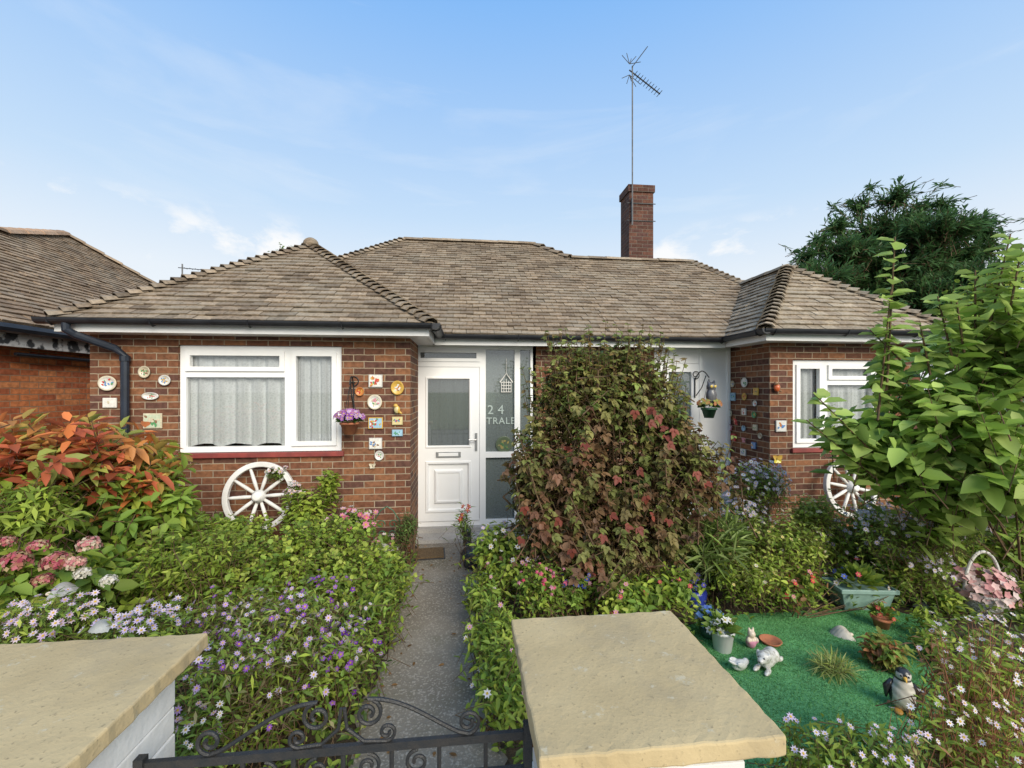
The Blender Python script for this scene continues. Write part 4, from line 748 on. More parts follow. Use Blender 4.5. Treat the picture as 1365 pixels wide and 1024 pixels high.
shrub('violas','deep violet small flowers nearest the path edge at lower left','flower',gb(440,2.35),[B(455,880,2.35,.2,.3,.18),B(430,800,2.9,.2,.2,.14)],250,7,.042,.02,G1+YG,sl=.2,up=.9,rand=.6,flow=dict(n=80,r=.017,rnd=.8,pal=[(.16,.03,.34),(.22,.05,.4),(.3,.12,.46)],k=5,pw=.8,cc=(.5,.35,.05)),trunk=.005)
shrub('aster','pale pink aster clump behind the left capstone','flower',gb(50,2.1),[B(50,840,2.1,.3,.25,.15)],300,8,.05,.014,G1+YG,sl=.21,up=1,rand=.65,simple=True,flow=dict(n=110,r=.019,rnd=.8,pal=[(.58,.46,.56),(.64,.53,.6),(.52,.38,.52)],k=8,pw=.42),trunk=.005)
shrub('aster','pale lilac aster clump beside the left capstone corner','flower',gb(190,2.05),[B(195,842,2.1,.2,.2,.12)],220,8,.05,.014,G1+YG,sl=.21,up=1,rand=.65,simple=True,flow=dict(n=80,r=.019,rnd=.8,pal=[(.5,.4,.58),(.6,.52,.65)],k=8,pw=.42),trunk=.005)
shrub('aster','small white and pink daisies at the foot of the left pillar','flower',gb(260,1.75),[B(262,985,1.75,.1,.12,.12)],60,8,.05,.012,G1,sl=.15,up=.7,simple=True,flow=dict(n=18,r=.015,pal=[(.7,.65,.65),(.62,.42,.52)],k=8,pw=.4),trunk=.005)
shrub('young_shrub','yellow green upright shrub below right end of the red sill','shrub',gb(425,4.15),[B(410,685,4.1,.22,.2,.24),B(440,645,4.2,.1,.1,.14)],190,8,.075,.04,YG,sl=.24,up=1.1)
shrub('rose_bush','low pink flowered plant near the front door planter','flower',gb(470,4.0),[B(470,700,4.0,.22,.2,.14)],130,8,.05,.03,G1,sl=.14,flow=dict(n=34,r=.034,pal=[(.6,.23,.32),(.63,.4,.45),(.56,.15,.24),(.64,.59,.55)],k=7,pw=.8,cup=.5),trunk=.006)
shrub('fern','dark green feathery plant beside the front door','fern',gb(541,4.25),[B(541,705,4.25,.12,.12,.2)],80,14,.05,.014,DG,sl=.22,up=.8,simple=True)
shrub('trailing_flowers','white and pink flowers spilling over the left wagon wheel','flower',gb(385,4.2),[B(370,632,4.3,.1,.05,.06),B(392,660,4.25,.1,.1,.12)],90,7,.04,.02,DG+G1,sl=.1,flow=dict(n=40,r=.026,pal=[(.68,.65,.61),(.63,.49,.52)],k=6,pw=.7),trunk=.004)
# the big bush
MAR=[(.22,.125,.07),(.25,.15,.075),(.19,.11,.065),(.22,.18,.07),(.23,.23,.075),(.2,.22,.065),(.19,.21,.06),(.26,.19,.085),(.23,.25,.075),(.24,.12,.07)]
bb=gb(815,3.75)
bush=shrub('maroon_bush','huge reddish brown and green leaved bush hiding the centre of the bungalow','bush',bb,[B(825,670,3.55,.75,.55,.58),B(800,560,3.6,.56,.45,.5),B(740,625,3.45,.42,.4,.44),B(905,620,3.55,.42,.42,.42),B(930,640,3.55,.3,.3,.32),B(880,565,3.6,.36,.34,.34),B(710,640,3.45,.25,.3,.32),B(850,515,3.7,.33,.3,.3),B(755,520,3.7,.3,.28,.28),B(780,735,3.3,.56,.35,.28),B(720,690,3.35,.28,.3,.28),B(870,715,3.45,.4,.3,.28),B(805,480,3.75,.38,.25,.22)],1060,8,.066,.043,MAR,sl=.4,up=1.0,fw=.4,droop=.6,rmin=.35,rand=.65,top=[(.24,.3,.08),(.29,.35,.1),(.26,.24,.08),(.3,.28,.09)],topz=.6,lobes=3,trunk=.018,nstem=40)
P=[];
for px,py,k in [(870,560,5),(885,580,4),(715,690,3),(860,705,4),(845,640,3),(760,600,2),(930,640,2),(800,720,3)]: P.append(np.array(dep(px,py,3.02))+rng.normal(size=(k,3))*np.array([.1,.05,.09]))
P=np.concatenate(P); n=len(P); leafmesh('red_leaves',P,rng.normal(size=(n,3))*.6+np.array([0,-.4,-.7]),np.tile([0,-1.,.5],(n,1)),.06,.038,np.array([.27,.07,.045])*rng.uniform(.6,1.2,(n,1)),M['leaf'],bush,lobes=3)
A=[];Bq=[];LP=[];LD=[]
for k in range(130):
    px=float(rng.uniform(700,918)); e=((px-808)/108)**2; y1=438+38*e*e+16*e+rng.uniform(-10,55); a=np.array(dep(808+(px-808)*.85,y1+100,3.62)); b=np.array(dep(px+rng.uniform(-14,14),y1,3.58+rng.uniform(-.14,.1))); A.append(a);Bq.append(b)
    for j in range(11):
        t=.1+.9*j/10; LP.append(a+(b-a)*t); an=2.4*j+k; LD.append((math.cos(an),math.sin(an),.3))
n=len(LP); leafmesh('top_leaves',LP,LD,np.tile([0,-.4,1.],(n,1))+.4*rng.normal(size=(n,3)),.052*rng.uniform(.5,1.2,n),.031,np.array([.28,.32,.09])*rng.uniform(.65,1.2,(n,1))*np.where(rng.uniform(size=(n,1))<.35,np.array([[1.05,.65,.8]]),1),M['leaf'],bush,lobes=3); sticks('top_twigs',A,Bq,.004,M['stem'],bush)
# beds right of path
shrub('white_daisy_plant','leafy plant with white and pink flowers right of the path near door','flower',gb(665,3.6),[B(660,730,3.6,.22,.25,.2),B(690,755,3.4,.2,.2,.18)],240,7,.065,.03,G1+YG,sl=.2,up=.8,rand=.6,flow=dict(n=26,r=.024,pal=[(.68,.65,.63),(.6,.37,.46),(.55,.46,.6)],k=7,pw=.55),trunk=.006)
shrub('fuchsia','fuchsia with drooping crimson flowers in front of the maroon bush','flower',gb(725,3.1),[B(725,785,3.1,.22,.2,.2)],200,7,.05,.024,G1+YG,sl=.2,up=.8,rand=.6,flow=dict(n=26,r=.023,pal=[(.48,.04,.1),(.52,.1,.18),(.5,.2,.28)],k=5,pw=.5,cup=-.6,cc=None),trunk=.006)
shrub('cornflowers','blue flowered plant at the foot of the maroon bush','flower',gb(775,3.15),[B(765,785,3.15,.14,.15,.14)],110,7,.05,.018,G1,sl=.14,up=.7,flow=dict(n=12,r=.024,pal=[(.07,.1,.45),(.13,.16,.5)],k=8,pw=.45),trunk=.005)
shrub('low_green_plant','bright green leafy plant below the maroon bush behind right pillar','plant',gb(830,3.1),[B(830,795,3.1,.28,.2,.14),B(890,780,3.2,.22,.2,.15)],260,7,.06,.03,G1+YG,sl=.2,up=.8,rand=.6,flow=dict(n=14,r=.022,pal=[(.6,.28,.37),(.48,.06,.1)],k=6,pw=.6),trunk=.005)
for px,py,d,r,l in [(640,790,3.2,.16,'leafy green border plant along the path, farthest from the gate'),(648,850,2.65,.15,'leafy green border plant along the path, middle of the three'),(668,915,2.2,.13,'leafy green border plant along the path, nearest the right pillar')]:
    shrub('border_plant',l,'plant',gb(px,d),[B(px,py,d,r,.25,.10),B(px+18,py-14,d+.2,r*.7,.2,.2)],130,8,.06,.02,YG+G1,sl=.22,up=.7,rand=.75,group='green plants edging the path',trunk=.005,flow=dict(n=4,r=.02,pal=[(.64,.6,.6),(.56,.3,.4)],k=7,pw=.5))
shrub('red_spike_plant','thin plant with scarlet flower spikes right of the front door','flower',gb(622,4.3),[B(620,690,4.25,.06,.06,.16)],22,8,.09,.014,G1,sl=.3,up=1.5,simple=True,flow=dict(n=7,r=.028,pal=[(.55,.04,.06)],k=5,pw=.5),trunk=.004)
shrub('grassy_plant','pale green strappy leaved plant right of the maroon bush','plant',gb(945,3.6),[B(950,730,3.6,.25,.25,.28)],120,9,.2,.02,[(.3,.38,.13),(.24,.34,.08)],sl=.25,up=1.2,fw=1.2,droop=.3)
shrub('aster','tall mauve aster cloud at the foot of the right wing corner','flower',gb(1000,4.0),[B(1010,650,3.95,.3,.2,.24),B(990,690,3.85,.25,.2,.2)],480,8,.05,.015,G1+YG,sl=.26,up=1.1,simple=True,rand=.6,flow=dict(n=280,r=.022,rnd=.8,pal=LIL,k=8,pw=.45),trunk=.005)
shrub('golden_shrub','yellow green fine leaved shrub in the middle of the right bed','shrub',gb(1040,3.6),[B(1040,730,3.6,.38,.3,.28),B(1000,765,3.4,.3,.25,.16),B(1085,690,3.9,.22,.2,.24)],850,8,.05,.02,YG+[(.42,.47,.13)],sl=.26,up=1,rand=.6,flow=dict(n=60,r=.016,pal=[(.56,.5,.2),(.63,.6,.46)],k=6,pw=.5),trunk=.006)
shrub('geranium','red flowered bushy plant beside the teal trough','flower',gb(1060,3.4),[B(1050,780,3.4,.28,.2,.14),B(1195,765,3.6,.16,.15,.16)],280,7,.055,.03,G1+YG+[(.26,.14,.06)],sl=.18,up=.8,rand=.6,flow=dict(n=28,r=.022,pal=[(.5,.05,.06),(.6,.24,.29)],k=6,pw=.6),trunk=.005)
shrub('leafy_clump','light yellow green clump behind the teal trough below the right wheel','plant',gb(1130,4.0),[B(1110,725,3.95,.3,.2,.24),B(1160,735,3.9,.22,.2,.2)],380,8,.06,.024,YG+G1,sl=.26,up=1,rand=.6,flow=dict(n=60,r=.022,rnd=.8,pal=LIL,k=8,pw=.45),trunk=.005)
shrub('aster','wide mauve aster clump below the large leafy right shrub','flower',gb(1215,3.6),[B(1215,710,3.5,.42,.22,.24),B(1160,690,3.85,.25,.2,.18),B(1262,700,3.4,.2,.2,.2),B(1230,760,3.5,.25,.15,.16)],800,8,.052,.017,G1+YG,sl=.26,up=1,simple=True,rand=.6,flow=dict(n=400,r=.022,rnd=.8,pal=LIL,k=8,pw=.45),trunk=.005)
shrub('bed_plant','green filler plant behind the white wicker basket','plant',gb(1290,3.8),[B(1270,745,3.85,.4,.2,.24),B(1350,730,3.85,.35,.2,.28)],460,7,.065,.034,G1+YG,sl=.2,up=.8,rand=.6,trunk=.006)
shrub('bed_plant','low leafy plant left of the white wicker basket foot','plant',gb(1262,3.35),[B(1258,800,3.4,.14,.12,.1),B(1370,800,3.3,.15,.15,.14)],130,7,.06,.028,YG+G1,sl=.18,up=.8,rand=.6,trunk=.005)
shrub('weedy_plant','low loose weeds spilling over the near left edge of the turf','plant',gb(925,2.75),[B(918,900,2.72,.08,.25,.07),B(905,860,3.0,.1,.15,.08)],60,8,.06,.02,YG+G1,sl=.18,up=.8,rand=.7,trunk=.004)
shrub('weedy_plant','loose yellow green weeds spilling over the right edge of the turf','plant',gb(1248,2.75),[B(1255,870,2.8,.09,.22,.1),B(1240,835,3.05,.12,.12,.09)],70,8,.06,.02,YG+G1,sl=.2,up=.9,rand=.7,trunk=.004,flow=dict(n=8,r=.018,pal=LIL,k=8,pw=.45))
BG=[(.26,.4,.075),(.33,.46,.1),(.4,.51,.14),(.21,.33,.065)]
big=shrub('leafy_shrub','tall light green large leaved shrub filling the right edge','shrub',gb(1370,4.0),[B(1260,570,3.15,.48,.45,.45),B(1330,480,3.1,.4,.45,.46),B(1210,600,3.2,.42,.4,.32),B(1320,630,3.0,.4,.4,.35),B(1150,580,3.3,.25,.25,.24),B(1185,500,3.3,.12,.15,.25),B(1235,645,3.3,.4,.35,.22),B(1330,650,3.2,.38,.3,.22)],285,9,.16,.102,BG,sl=.45,up=.8,outb=.8,fw=.6,droop=.28,rmin=.35,rand=.45,trunk=.012,nstem=8)
A=[];Bq=[];LP=[];LD=[]
for px0,py0,px1,py1,d in [(1182,520,1193,316,3.1),(1170,560,1188,385,3.1),(1160,600,1085,525,3.1),(1270,480,1250,395,3.05),(1320,430,1347,312,3.0),(1300,450,1300,360,3.05),(1200,480,1160,440,3.15),(1345,420,1362,330,2.9),(1170,640,1075,560,3.15),(1240,500,1226,430,3.1),(1285,470,1275,400,3.0)]:
    a=np.array(dep(px0,py0,d)); b=np.array(dep(px1,py1,d)); A.append(a);Bq.append(b); n=int(12+np.linalg.norm(b-a)*18)
    for k in range(n):
        t=.12+.88*k/n; q=a+(b-a)*t; an=2.4*k; LP.append(q); LD.append((math.cos(an)*.9,math.sin(an)*.9,.35-.6*(1-t)))
n=len(LP); leafmesh('whip_leaves',LP,LD,np.tile([0,-.4,1.],(n,1))+.3*rng.normal(size=(n,3)),.135*rng.uniform(.6,1.1,n),.085,np.array([.37,.5,.13])*rng.uniform(.7,1.2,(n,1)),M['leaf'],big); sticks('whips',A,Bq,.008,M['stem'],big)
redstem=mk('red_stem',(.3,.12,.06),(.2,.09,.045),.7,30)
shrub('aster','tall white daisy spray with reddish stems at bottom right corner','flower',gb(1320,1.75),[B(1300,900,1.75,.2,.2,.26),B(1335,870,1.8,.13,.15,.16),B(1255,975,1.7,.14,.15,.17),B(1330,1000,1.6,.2,.2,.15),B(1258,880,1.8,.07,.1,.16),B(1215,1000,1.6,.08,.1,.14)],230,10,.048,.014,YG+YG+[(.46,.42,.15),(.4,.2,.1)],sl=.42,up=1.7,rand=.4,simple=True,stemmat=redstem,flow=dict(n=110,r=.0135,rnd=.8,pal=[(.7,.65,.67),(.66,.54,.62)],k=8,pw=.42),trunk=.006,nstem=70)
shrub('aster','low lilac daisies at the bottom right of the right capstone','flower',gb(1130,1.65),[B(1130,1000,1.65,.2,.15,.08),B(1190,1010,1.6,.12,.12,.09),B(1060,1000,1.7,.08,.1,.1)],150,8,.05,.014,G1+YG,sl=.21,up=1,rand=.7,simple=True,flow=dict(n=38,r=.015,pal=[(.55,.46,.64),(.63,.56,.68)],k=8,pw=.42),trunk=.005)
p=gr(1110,900); shrub('grass_tuft','pale yellow grass tuft growing through the green turf','grass',p,[(p.x,p.y,.06,.12,.1,.05)],40,8,.12,.007,[(.4,.43,.16),(.32,.38,.09)],sl=.08,up=.5,fw=1.2,droop=.35,simple=True,trunk=.003)
# ground cover between plants
n=22000; X=np.concatenate([rng.uniform(-4,-.5,n//2),rng.uniform(.14,5.2,n//2)]); Y=rng.uniform(1.35,4.6,n)
tp=[gr(*q) for q in [(905,838),(1000,818),(1185,815),(1248,832),(1262,900),(1240,1000),(1150,1100),(960,1100),(930,960),(935,900)]]
tw_=[]
for i in range(len(tp)):   # a slightly wandering edge
    a,b=tp[i],tp[(i+1)%len(tp)]
    for k in range(6):
        q=a+(b-a)*(k/6); tw_.append(q+Vector((random.uniform(-.02,.02),random.uniform(-.02,.02),0)))
tp=tw_
def inside(x,y,P):
    c=np.zeros(len(x),bool)
    for i in range(len(P)):
        a,b=P[i],P[i-1]; cond=((a.y>y)!=(b.y>y))&(x<(b.x-a.x)*(y-a.y)/((b.y-a.y) or 1e-9)+a.x); c^=cond
    return c
cxm=sum(p.x for p in tp)/len(tp); cym=sum(p.y for p in tp)/len(tp)
shr=[Vector((cxm+(p.x-cxm)*.92,cym+(p.y-cym)*.92,0)) for p in tp]
k=~inside(X,Y,shr); X=X[k];Y=Y[k]; n=len(X); P=np.stack([X,Y,rng.uniform(0,.13,n)+.01],1); D=runit(n); D[:,2]=abs(D[:,2])*.8
gc_=np.array(G1+DG+YG); o=leafmesh('ground_cover',P,D,np.tile([0,-.2,1.],(n,1))+.4*runit(n),.055*rng.uniform(.6,1.3,n),.022,gc_[rng.integers(0,len(gc_),n)]*rng.uniform(.7,1.1,(n,1)),M['leaf'],None); tag(o,'low mixed leafy ground cover filling the garden beds','ground cover',kind='stuff')
n=110; X=np.where(rng.uniform(size=n)<.6,np.where(rng.uniform(size=n)<.5,rng.uniform(-.54,-.4,n),rng.uniform(.0,.13,n)),rng.uniform(-.5,.12,n)); Y=rng.uniform(1.3,5,n); D=runit(n); D[:,2]*=.1; o=leafmesh('fallen_leaves',np.stack([X,Y,np.full(n,.014)],1),D,np.tile([0,0,1.],(n,1))+.2*runit(n),.034*rng.uniform(.4,1.3,n),.018,np.array([[.32,.17,.06]])*rng.uniform(.5,1.3,(n,1)),M['leaf'],None,droop=.02); tag(o,'scattered small brown fallen leaves on the path','leaves',kind='stuff')
# artificial turf
mb=MB(); mb.add([(p.x,p.y,.012) for p in tp],[tuple(range(len(tp)))]); tu=mb.build('artificial_turf',M['turf']); tag(tu,'bright green artificial turf mat scattered with garden ornaments','turf')
xs=np.array([p.x for p in tp]);ysn=np.array([p.y for p in tp]); n=52000; X=rng.uniform(xs.min(),xs.max(),n);Y=rng.uniform(ysn.min(),ysn.max(),n); k=inside(X,Y,tp); X=X[k];Y=Y[k]; n=len(X)
mot=.5+.5*np.sin(X*9+2*np.sin(Y*7))*np.sin(Y*11+1.5*np.sin(X*6)); cb=np.array([.15,.36,.13])*(.78+.5*mot)[:,None]
D=runit(n)*.8; D[:,2]=1; o=leafmesh('turf_pile',np.stack([X,Y,np.full(n,.01)],1),D,runit(n),.014*rng.uniform(.6,1.3,n),.005,cb*rng.uniform(.7,1.3,(n,1)),M['leaf'],tu,simple=True); o['kind']='stuff'

# trees behind
bl=[]
for px,py,r in [(1185,310,1.4),(1130,340,1.2),(1245,310,1.3),(1195,360,1.9),(1095,370,1.1),(1280,345,1.2),(1290,380,1.5),(1150,400,1.9),(1240,410,2.0),(1065,370,.8),(1145,272,.5),(1195,262,.6),(1225,278,.5),(1258,272,.4),(1300,298,.55),(1118,300,.5),(1075,342,.5),(1318,310,.4),(1210,470,2.4),(1055,392,.8),(1105,420,1.6),(1092,318,.4),(1252,246,.16),(1160,250,.2),(1332,296,.14),(1045,375,.4),(1112,275,.14),(1200,240,.14)]:
    bl.append(B(px,py,14+rng.uniform(-1,1),r*.88,r*.88,r*.46))
CG=[(.06,.13,.045),(.08,.16,.055),(.1,.19,.06),(.065,.135,.045)]
root=shrub('evergreen_tree','big dark evergreen tree behind the right wing roof','tree',gb(1190,14),bl,4400,16,.28,.06,CG,sl=1.0,up=.3,outb=1.3,fw=1.9,droop=.12,rmin=.35,simple=True,trunk=.03,nstem=24,rand=.4)
mb=MB(); b0=gb(1190,14); mb.tube([b0,(b0[0],b0[1],3),(b0[0]+.1,b0[1],6.5)],[.35,.28,.08],10); mb.build('trunk',M['bark'],root)
shrub('distant_tree','small treetop showing above the left wing ridge','tree',gb(382,13),[B(380,345,13,.4,.5,.6),B(392,372,13,.8,.6,.6),B(450,365,13,.5,.5,.3)],170,8,.12,.06,DG+G1,sl=.5,up=.9,fw=.7,simple=True,trunk=.02)
shrub('hedge_tree','yellow green tree behind the tall right shrub','tree',gb(1350,8),[B(1350,430,8,1.2,1,1.1),B(1300,450,8,.8,.8,.8)],380,9,.17,.09,YG,sl=.5,up=.5,trunk=.04)

# ------------------------------------------------------------ garden ornaments
def pot(root,prof,mat,name='pot',seg=22,sx=1,sy=1): 
    mb=MB(); mb.lathe(prof,seg,sx=sx,sy=sy); return mb.build(name,mat,root,True,True)
def bouquet(root,z,r,n,L,pal,fl=None,nf=0,fr=.025,fcc=(.5,.4,.1),pw=.7,k=6,sy=1,sx=1,jit=.25):
    u=runit(n); u[:,2]=abs(u[:,2]); P=u*np.array([r*sx,r*sy,r])*.45+np.array([0,0,z]); pal=np.array(pal)
    leafmesh('foliage',P,u+np.array([0,0,.3]),np.array([0,-.3,1.])+.5*runit(n),L*rng.uniform(.6,1.2,n),L*.4,pal[rng.integers(0,len(pal),n)]*rng.uniform(.7,1.2,(n,1)),M['leaf'],root,local=True)
    if nf:
        u=runit(nf); u[:,2]=abs(u[:,2]); f=flowers('blossoms',u*np.array([r*sx,r*sy,r])*rng.uniform(1-jit,1.05,(nf,1))+np.array([0,0,z]),u+np.array([0,-.3,.2])+.3*runit(nf),fr,k,fl,fcc,root,pw=pw,cup=.3,local=True); f['kind']='stuff'
p=gr(963,868); t=thing('planter','small white bucket planter with green leaves on the turf','planter',p); pot(t,[(.0001,0),(.05,0),(.056,.01),(.072,.13),(.08,.135),(.08,.15),(.07,.15),(.066,.12),(.0001,.11)],mk('white_glaze',(.7,.7,.68),(.6,.6,.58),.35,10)); bouquet(t,.14,.09,70,.1,G1,[(.68,.67,.63)],7,.03)
p=gr(945,850); t=thing('planter','blue hydrangea flowers in a low pot left of the white bucket','planter',p); pot(t,[(.0001,0),(.05,0),(.065,.07),(.06,.07),(.0001,.06)],M['greenpl']); bouquet(t,.11,.12,50,.08,G1,[(.09,.16,.48),(.13,.25,.56),(.22,.36,.6)],60,.022,None,.95,4,jit=.6)
p=gr(925,812); t=thing('planter','cobalt blue glazed pot of violet blue flowers behind white bucket','planter',p); pot(t,[(.0001,0),(.06,0),(.09,.06),(.1,.14),(.09,.17),(.085,.17),(.0001,.15)],mk('blue_glaze',(.03,.05,.35),(.02,.03,.2),.2,10)); bouquet(t,.19,.12,60,.08,G1,[(.1,.1,.42),(.18,.14,.46)],36,.024,jit=.6)
p=gr(912,800); t=thing('planter','small pot of white daisies beside the blue glazed pot','planter',p); pot(t,[(.0001,0),(.06,0),(.08,.12),(.0001,.1)],M['greenpl']); bouquet(t,.16,.13,60,.09,G1,[(.68,.68,.65)],16,.034)
p=gr(986,893,.012); t=thing('bird_ornament','small white bird ornament tipped forward on the turf','ornament',p,(0,0,R(20)))
fuse('body',[((0,0,.032),(.058,.034,.03)),((.055,0,.038),(.022,.02,.022)),((-.065,0,.062),(.042,.02,.011),Matrix.Rotation(R(32),4,'Y')),((-.02,-.03,.05),(.045,.01,.02),Matrix.Rotation(R(25),4,'Y')),((-.02,.03,.05),(.045,.01,.02),Matrix.Rotation(R(25),4,'Y'))],.0055,M['glaze'],t,lambda co,no:(.62,.61,.57),True); mb=MB(); mb.tube([(.072,0,.038),(.092,0,.03)],[.007,.001],6,c=(.6,.45,.2)); mb.build('beak',M['glaze'],t,True)
p=gr(1022,890,.012); t=thing('animal_ornament','low white crouching animal ornament right of the tipped white bird','ornament',p,(0,0,R(-55)))
fuse('body',[((0,.01,.055),(.048,.08,.05)),((0,.075,.05),(.05,.045,.05)),((0,-.06,.09),(.036,.038,.038)),((0,-.095,.08),(.02,.026,.018)),((-.034,-.05,.1),(.01,.016,.024)),((.034,-.05,.1),(.01,.016,.024)),((-.032,-.075,.016),(.016,.045,.015)),((.032,-.075,.016),(.016,.045,.015)),((.04,.12,.025),(.015,.035,.014)),((0,-.02,.075),(.042,.05,.04))],.006,M['glaze'],t,lambda co,no:(.62,.6,.55) if math.sin(co.x*170)*math.sin(co.y*150)*math.sin(co.z*160)>-.25 else (.43,.4,.35),True)
for s in (-1,1):
    mb=MB(); mb.ell((s*.017,-.092,.1),(.005,.005,.005),(.02,.02,.02)); mb.build('eye',M['glaze'],t,True)
mb=MB(); mb.ell((0,-.12,.083),(.007,.005,.005),(.03,.025,.025)); mb.build('nose',M['glaze'],t,True)
p=gr(1001,863,.012); t=thing('rabbit_ornament','tiny pink and white rabbit figurine behind the tipped white bird','ornament',p)
fuse('body',[((0,0,.04),(.035,.032,.045)),((0,-.005,.095),(.026,.026,.026)),((-.014,0,.122),(.009,.008,.018)),((.014,0,.122),(.009,.008,.018)),((-.03,-.015,.055),(.012,.018,.02)),((.03,-.015,.055),(.012,.018,.02))],.005,M['glaze'],t,lambda co,no:(.55,.24,.33) if co.z<.055 else (.6,.5,.38),True)
p=gr(1027,857,.012); t=thing('plant_saucer','shallow terracotta saucer on the turf','saucer',p); pot(t,[(.0001,0),(.055,0),(.072,.022),(.068,.024),(.055,.008),(.0001,.006)],M['terra'],'dish')
def shell(p,s,rz,label,c=(.54,.49,.4)):
    t=thing('shell_ornament',label,'ornament',p,(0,0,rz)); mb=MB(); vs=[];fs=[]; nu,nv=22,9
    for i in range(nu+1):
        a=math.pi*i/nu
        for j in range(nv+1):
            q=j/nv; rr=s*q*(1+.05*math.cos(a*22)); vs.append((-s*.6+rr*1.25*math.sin(a),rr*.75*math.cos(a),s*.62*math.sin(math.pi*min(1,.08+.92*q))*(.9+.1*math.cos(a*22))*max(.15,math.sin(a)**.5)))
    for i in range(nu):
        for j in range(nv): fs.append((i*(nv+1)+j,(i+1)*(nv+1)+j,(i+1)*(nv+1)+j+1,i*(nv+1)+j+1))
    mb.add(vs,fs,c); mb.build('shell',M['glaze'],t,True,True); mb=MB(); mb.ell((-s*.6,0,s*.1),(s*.18,s*.14,s*.12),(.6,.5,.4)); mb.build('hinge_knob',M['glaze'],t,True,True)
shell(gr(1121,846,.012),.1,R(160),'large ridged white shell on the turf left of the teal trough foot'); shell(gr(1232,812,.012),.09,R(10),'pale shell at the turf edge beside the wicker basket')
shell(dep(85,790,2.35),.09,R(30),'grey white shell among pale asters below the hydrangea',(.38,.37,.33)); shell(dep(135,838,2.0),.065,R(200),'grey white shell just above the left capstone',(.38,.38,.34))
# penguin
p=gr(1203,946,.012); t=thing('penguin_ornament','black and white penguin ornament standing on the turf','ornament',p,(0,0,R(-35))); t.scale=(.9,.9,.93)
def pc(co,no):
    if co.z>.185: return (.5,.47,.42) if (no.y<-.25 and abs(co.x)>.012 and .2<co.z<.232) else (.03,.03,.032)
    g=.85+.15*math.sin(co.z*130+co.x*90); return (.58*g,.54*g,.46*g) if no.y<-.05 and abs(co.x)<.055 else (.03,.03,.032)
fuse('body',[((0,0,.09),(.068,.06,.092)),((0,-.005,.15),(.05,.046,.06)),((0,-.012,.215),(.04,.042,.04)),((0,.06,.025),(.025,.03,.018))],.0055,M['glaze'],t,pc,True)
for s in (-1,1):
    mb=MB(); mb.tube([(s*.048,0,.165),(s*.078,-.005,.12),(s*.08,-.01,.06)],[.014,.02,.006],8,(.03,.03,.032)); mb.build('flipper',M['glaze'],t,True,True); mb=MB(); mb.ell((s*.03,-.045,.01),(.024,.036,.011),(.5,.25,.05)); mb.build('foot',M['glaze'],t,True,True)
    mb=MB(); mb.ell((s*.018,-.05,.222),(.005,.004,.006),(.01,.01,.01)); mb.build('eye',M['glaze'],t,True)
mb=MB(); mb.tube([(0,-.048,.212),(0,-.085,.205)],[.012,.002],8,(.6,.35,.05)); mb.build('beak',M['glaze'],t,True)
# teal trough
p=gr(1145,808); t=thing('trough_planter','grey teal rectangular trough planter on the far turf edge','planter',p,(0,0,R(-8))); mb=MB(); mb.add([(-.17,-.08,0),(.17,-.08,0),(.17,.08,0),(-.17,.08,0),(-.21,-.11,.17),(.21,-.11,.17),(.21,.11,.17),(-.21,.11,.17)],[(0,3,2,1),(0,1,5,4),(1,2,6,5),(2,3,7,6),(3,0,4,7)]); mb.add([(-.19,-.09,.165),(.19,-.09,.165),(.19,.09,.165),(-.19,.09,.165)],[(0,1,2,3)]); mb.box(-.225,.225,-.125,-.108,.15,.185); mb.box(-.225,.225,.108,.125,.15,.185); mb.box(-.225,-.208,-.108,.108,.151,.184); mb.box(.208,.225,-.108,.108,.151,.184); mb.build('trough',M['teal'],t,True,bevel=.006)
bouquet(t,.18,.19,120,.11,G1+YG,[(.6,.1,.12),(.1,.15,.5),(.58,.54,.54)],14,.026,sx=1.2,sy=.7)
# wicker basket
p=gr(1310,818); t=thing('flower_basket','white wicker basket with tall handle filled with pink flowers','basket',p); mb=MB()
for k in range(11):
    z=.015+.015*k; r=.11+.045*(k/10); ph=k%2*math.pi; mb.tube([((r+.005*math.cos(24*a+ph))*math.cos(a),(r+.005*math.cos(24*a+ph))*math.sin(a),z) for a in np.linspace(0,6.283,73)],.0085,5)
mb.lathe([(.0001,.01),(.105,.01),(.15,.17)],24); mb.tube([(.16*math.cos(a),.16*math.sin(a),.18+.004*math.sin(30*a)) for a in np.linspace(0,6.283,60)],.013,6); mb.build('basket_body',M['wicker'],t,True)
mb=MB(); mb.tube([(.165*math.cos(a),0,.18+.31*math.sin(a)) for a in np.linspace(0,math.pi,24)],.011,8); mb.build('handle',M['wicker'],t,True); bouquet(t,.16,.21,60,.07,G1,[(.64,.36,.34),(.68,.48,.45),(.68,.55,.52),(.6,.29,.29)],170,.034,None,.9,5,jit=.3)
p=gr(1175,838); t=thing('plant_pot','terracotta pot at the right of the teal trough foot','pot',p); t.scale=(.7,.7,.7); pot(t,[(.0001,0),(.06,0),(.08,.1),(.09,.1),(.09,.125),(.075,.125),(.0001,.11)],M['terra']); bouquet(t,.13,.14,70,.1,G1+[(.3,.14,.06)],[(.6,.1,.08)],10,.025)
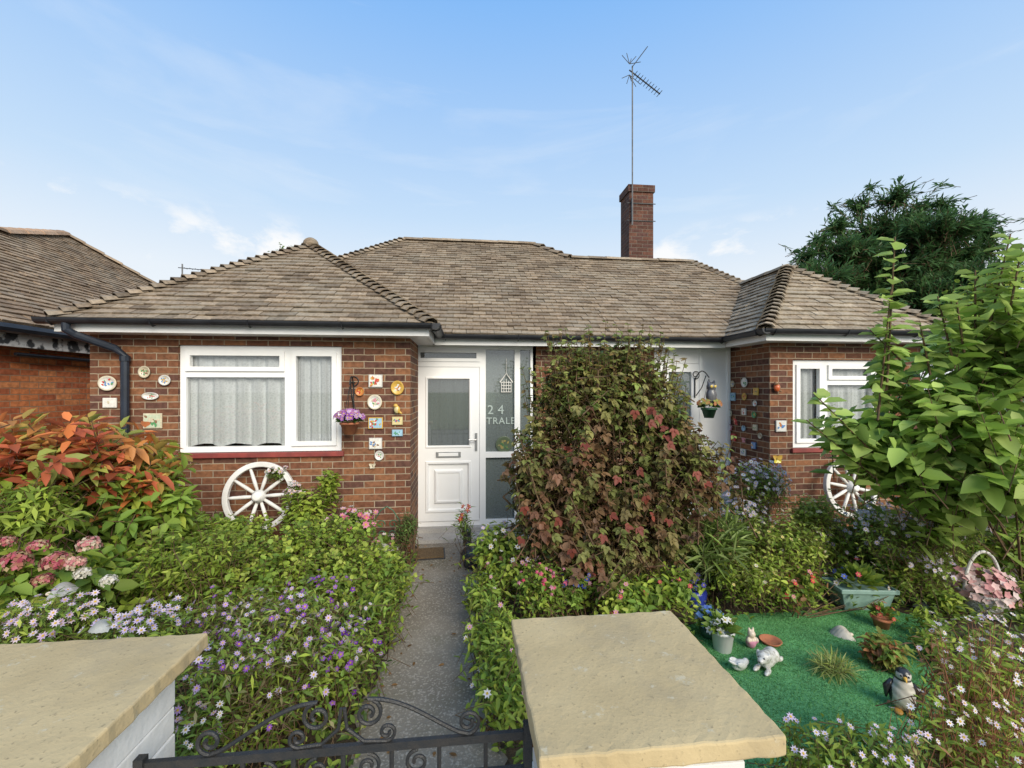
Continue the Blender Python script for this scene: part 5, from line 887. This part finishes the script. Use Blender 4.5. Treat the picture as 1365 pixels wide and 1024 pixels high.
p=gr(1180,892); shrub('sedum','small red and green leafed plant growing beside the penguin','plant',p,[(p.x,p.y,.12,.13,.12,.11)],60,8,.06,.028,[(.2,.3,.06),(.36,.16,.07),(.28,.3,.07)],sl=.13,up=.8,trunk=.004)
# door side
p=gr(556,741); t=thing('doormat','brown coir doormat on the path before the front door','doormat',(p.x+.08,p.y,.012),(0,0,R(4))); mb=MB(); mb.box(-.2,.2,-.14,.14,0,.02); mb.build('pile',M['mat'],t,True,bevel=.005); mb=MB(); mb.box(-.215,.215,-.155,.155,0,.006); mb.build('backing',M['slate'],t,True)
p=gr(627,757); t=thing('duck_ornament','dark grey rounded duck ornament at the right path edge','ornament',p,(0,0,R(200)))
fuse('body',[((0,0,.12),(.09,.13,.11)),((0,-.09,.24),(.045,.05,.1)),((0,-.11,.33),(.05,.06,.05)),((0,.14,.14),(.05,.08,.04)),((0,0,.03),(.07,.08,.03))],.012,M['glaze'],t,lambda co,no:(.04,.045,.05),True); mb=MB(); mb.tube([(0,-.16,.325),(0,-.21,.315)],[.022,.012],8,(.07,.06,.04)); mb.build('beak',M['glaze'],t,True)
p=at(511,722,4.3); t=thing('plant_stand','white trough on a green scrolled wire stand beside the door','planter',(p.x,4.4,0)); mb=MB(); mb.box(-.13,.13,-.07,.07,.12,.24,tap=-.012); mb.build('trough',M['whitepaint'],t,True,bevel=.005); mb=MB()
for s in (-1,1):
    mb.tube([(s*.1,0,.0),(s*.1,0,.12)],.008,6); mb.tube([(s*.12,.08,0),(s*.13,.08,.45),(s*.06,.08,.56),(0,.08,.6)],.006,6)
    mb.tube([(s*.06+.045*math.cos(a)*(1-a/10),.08,.42+.045*math.sin(a)*(1-a/10)) for a in np.linspace(0,7.5,22)],.005,5); mb.tube([(s*.05+.04*math.cos(a)*(1-a/10),.08,.32+.04*math.sin(a)*(1-a/10)) for a in np.linspace(0,7.5,22)],.005,5)
mb.build('wire_stand',M['greenpl'],t,True); bouquet(t,.24,.11,60,.08,G1,[(.65,.3,.4),(.7,.6,.6)],16,.024,sx=1.2,sy=.6)
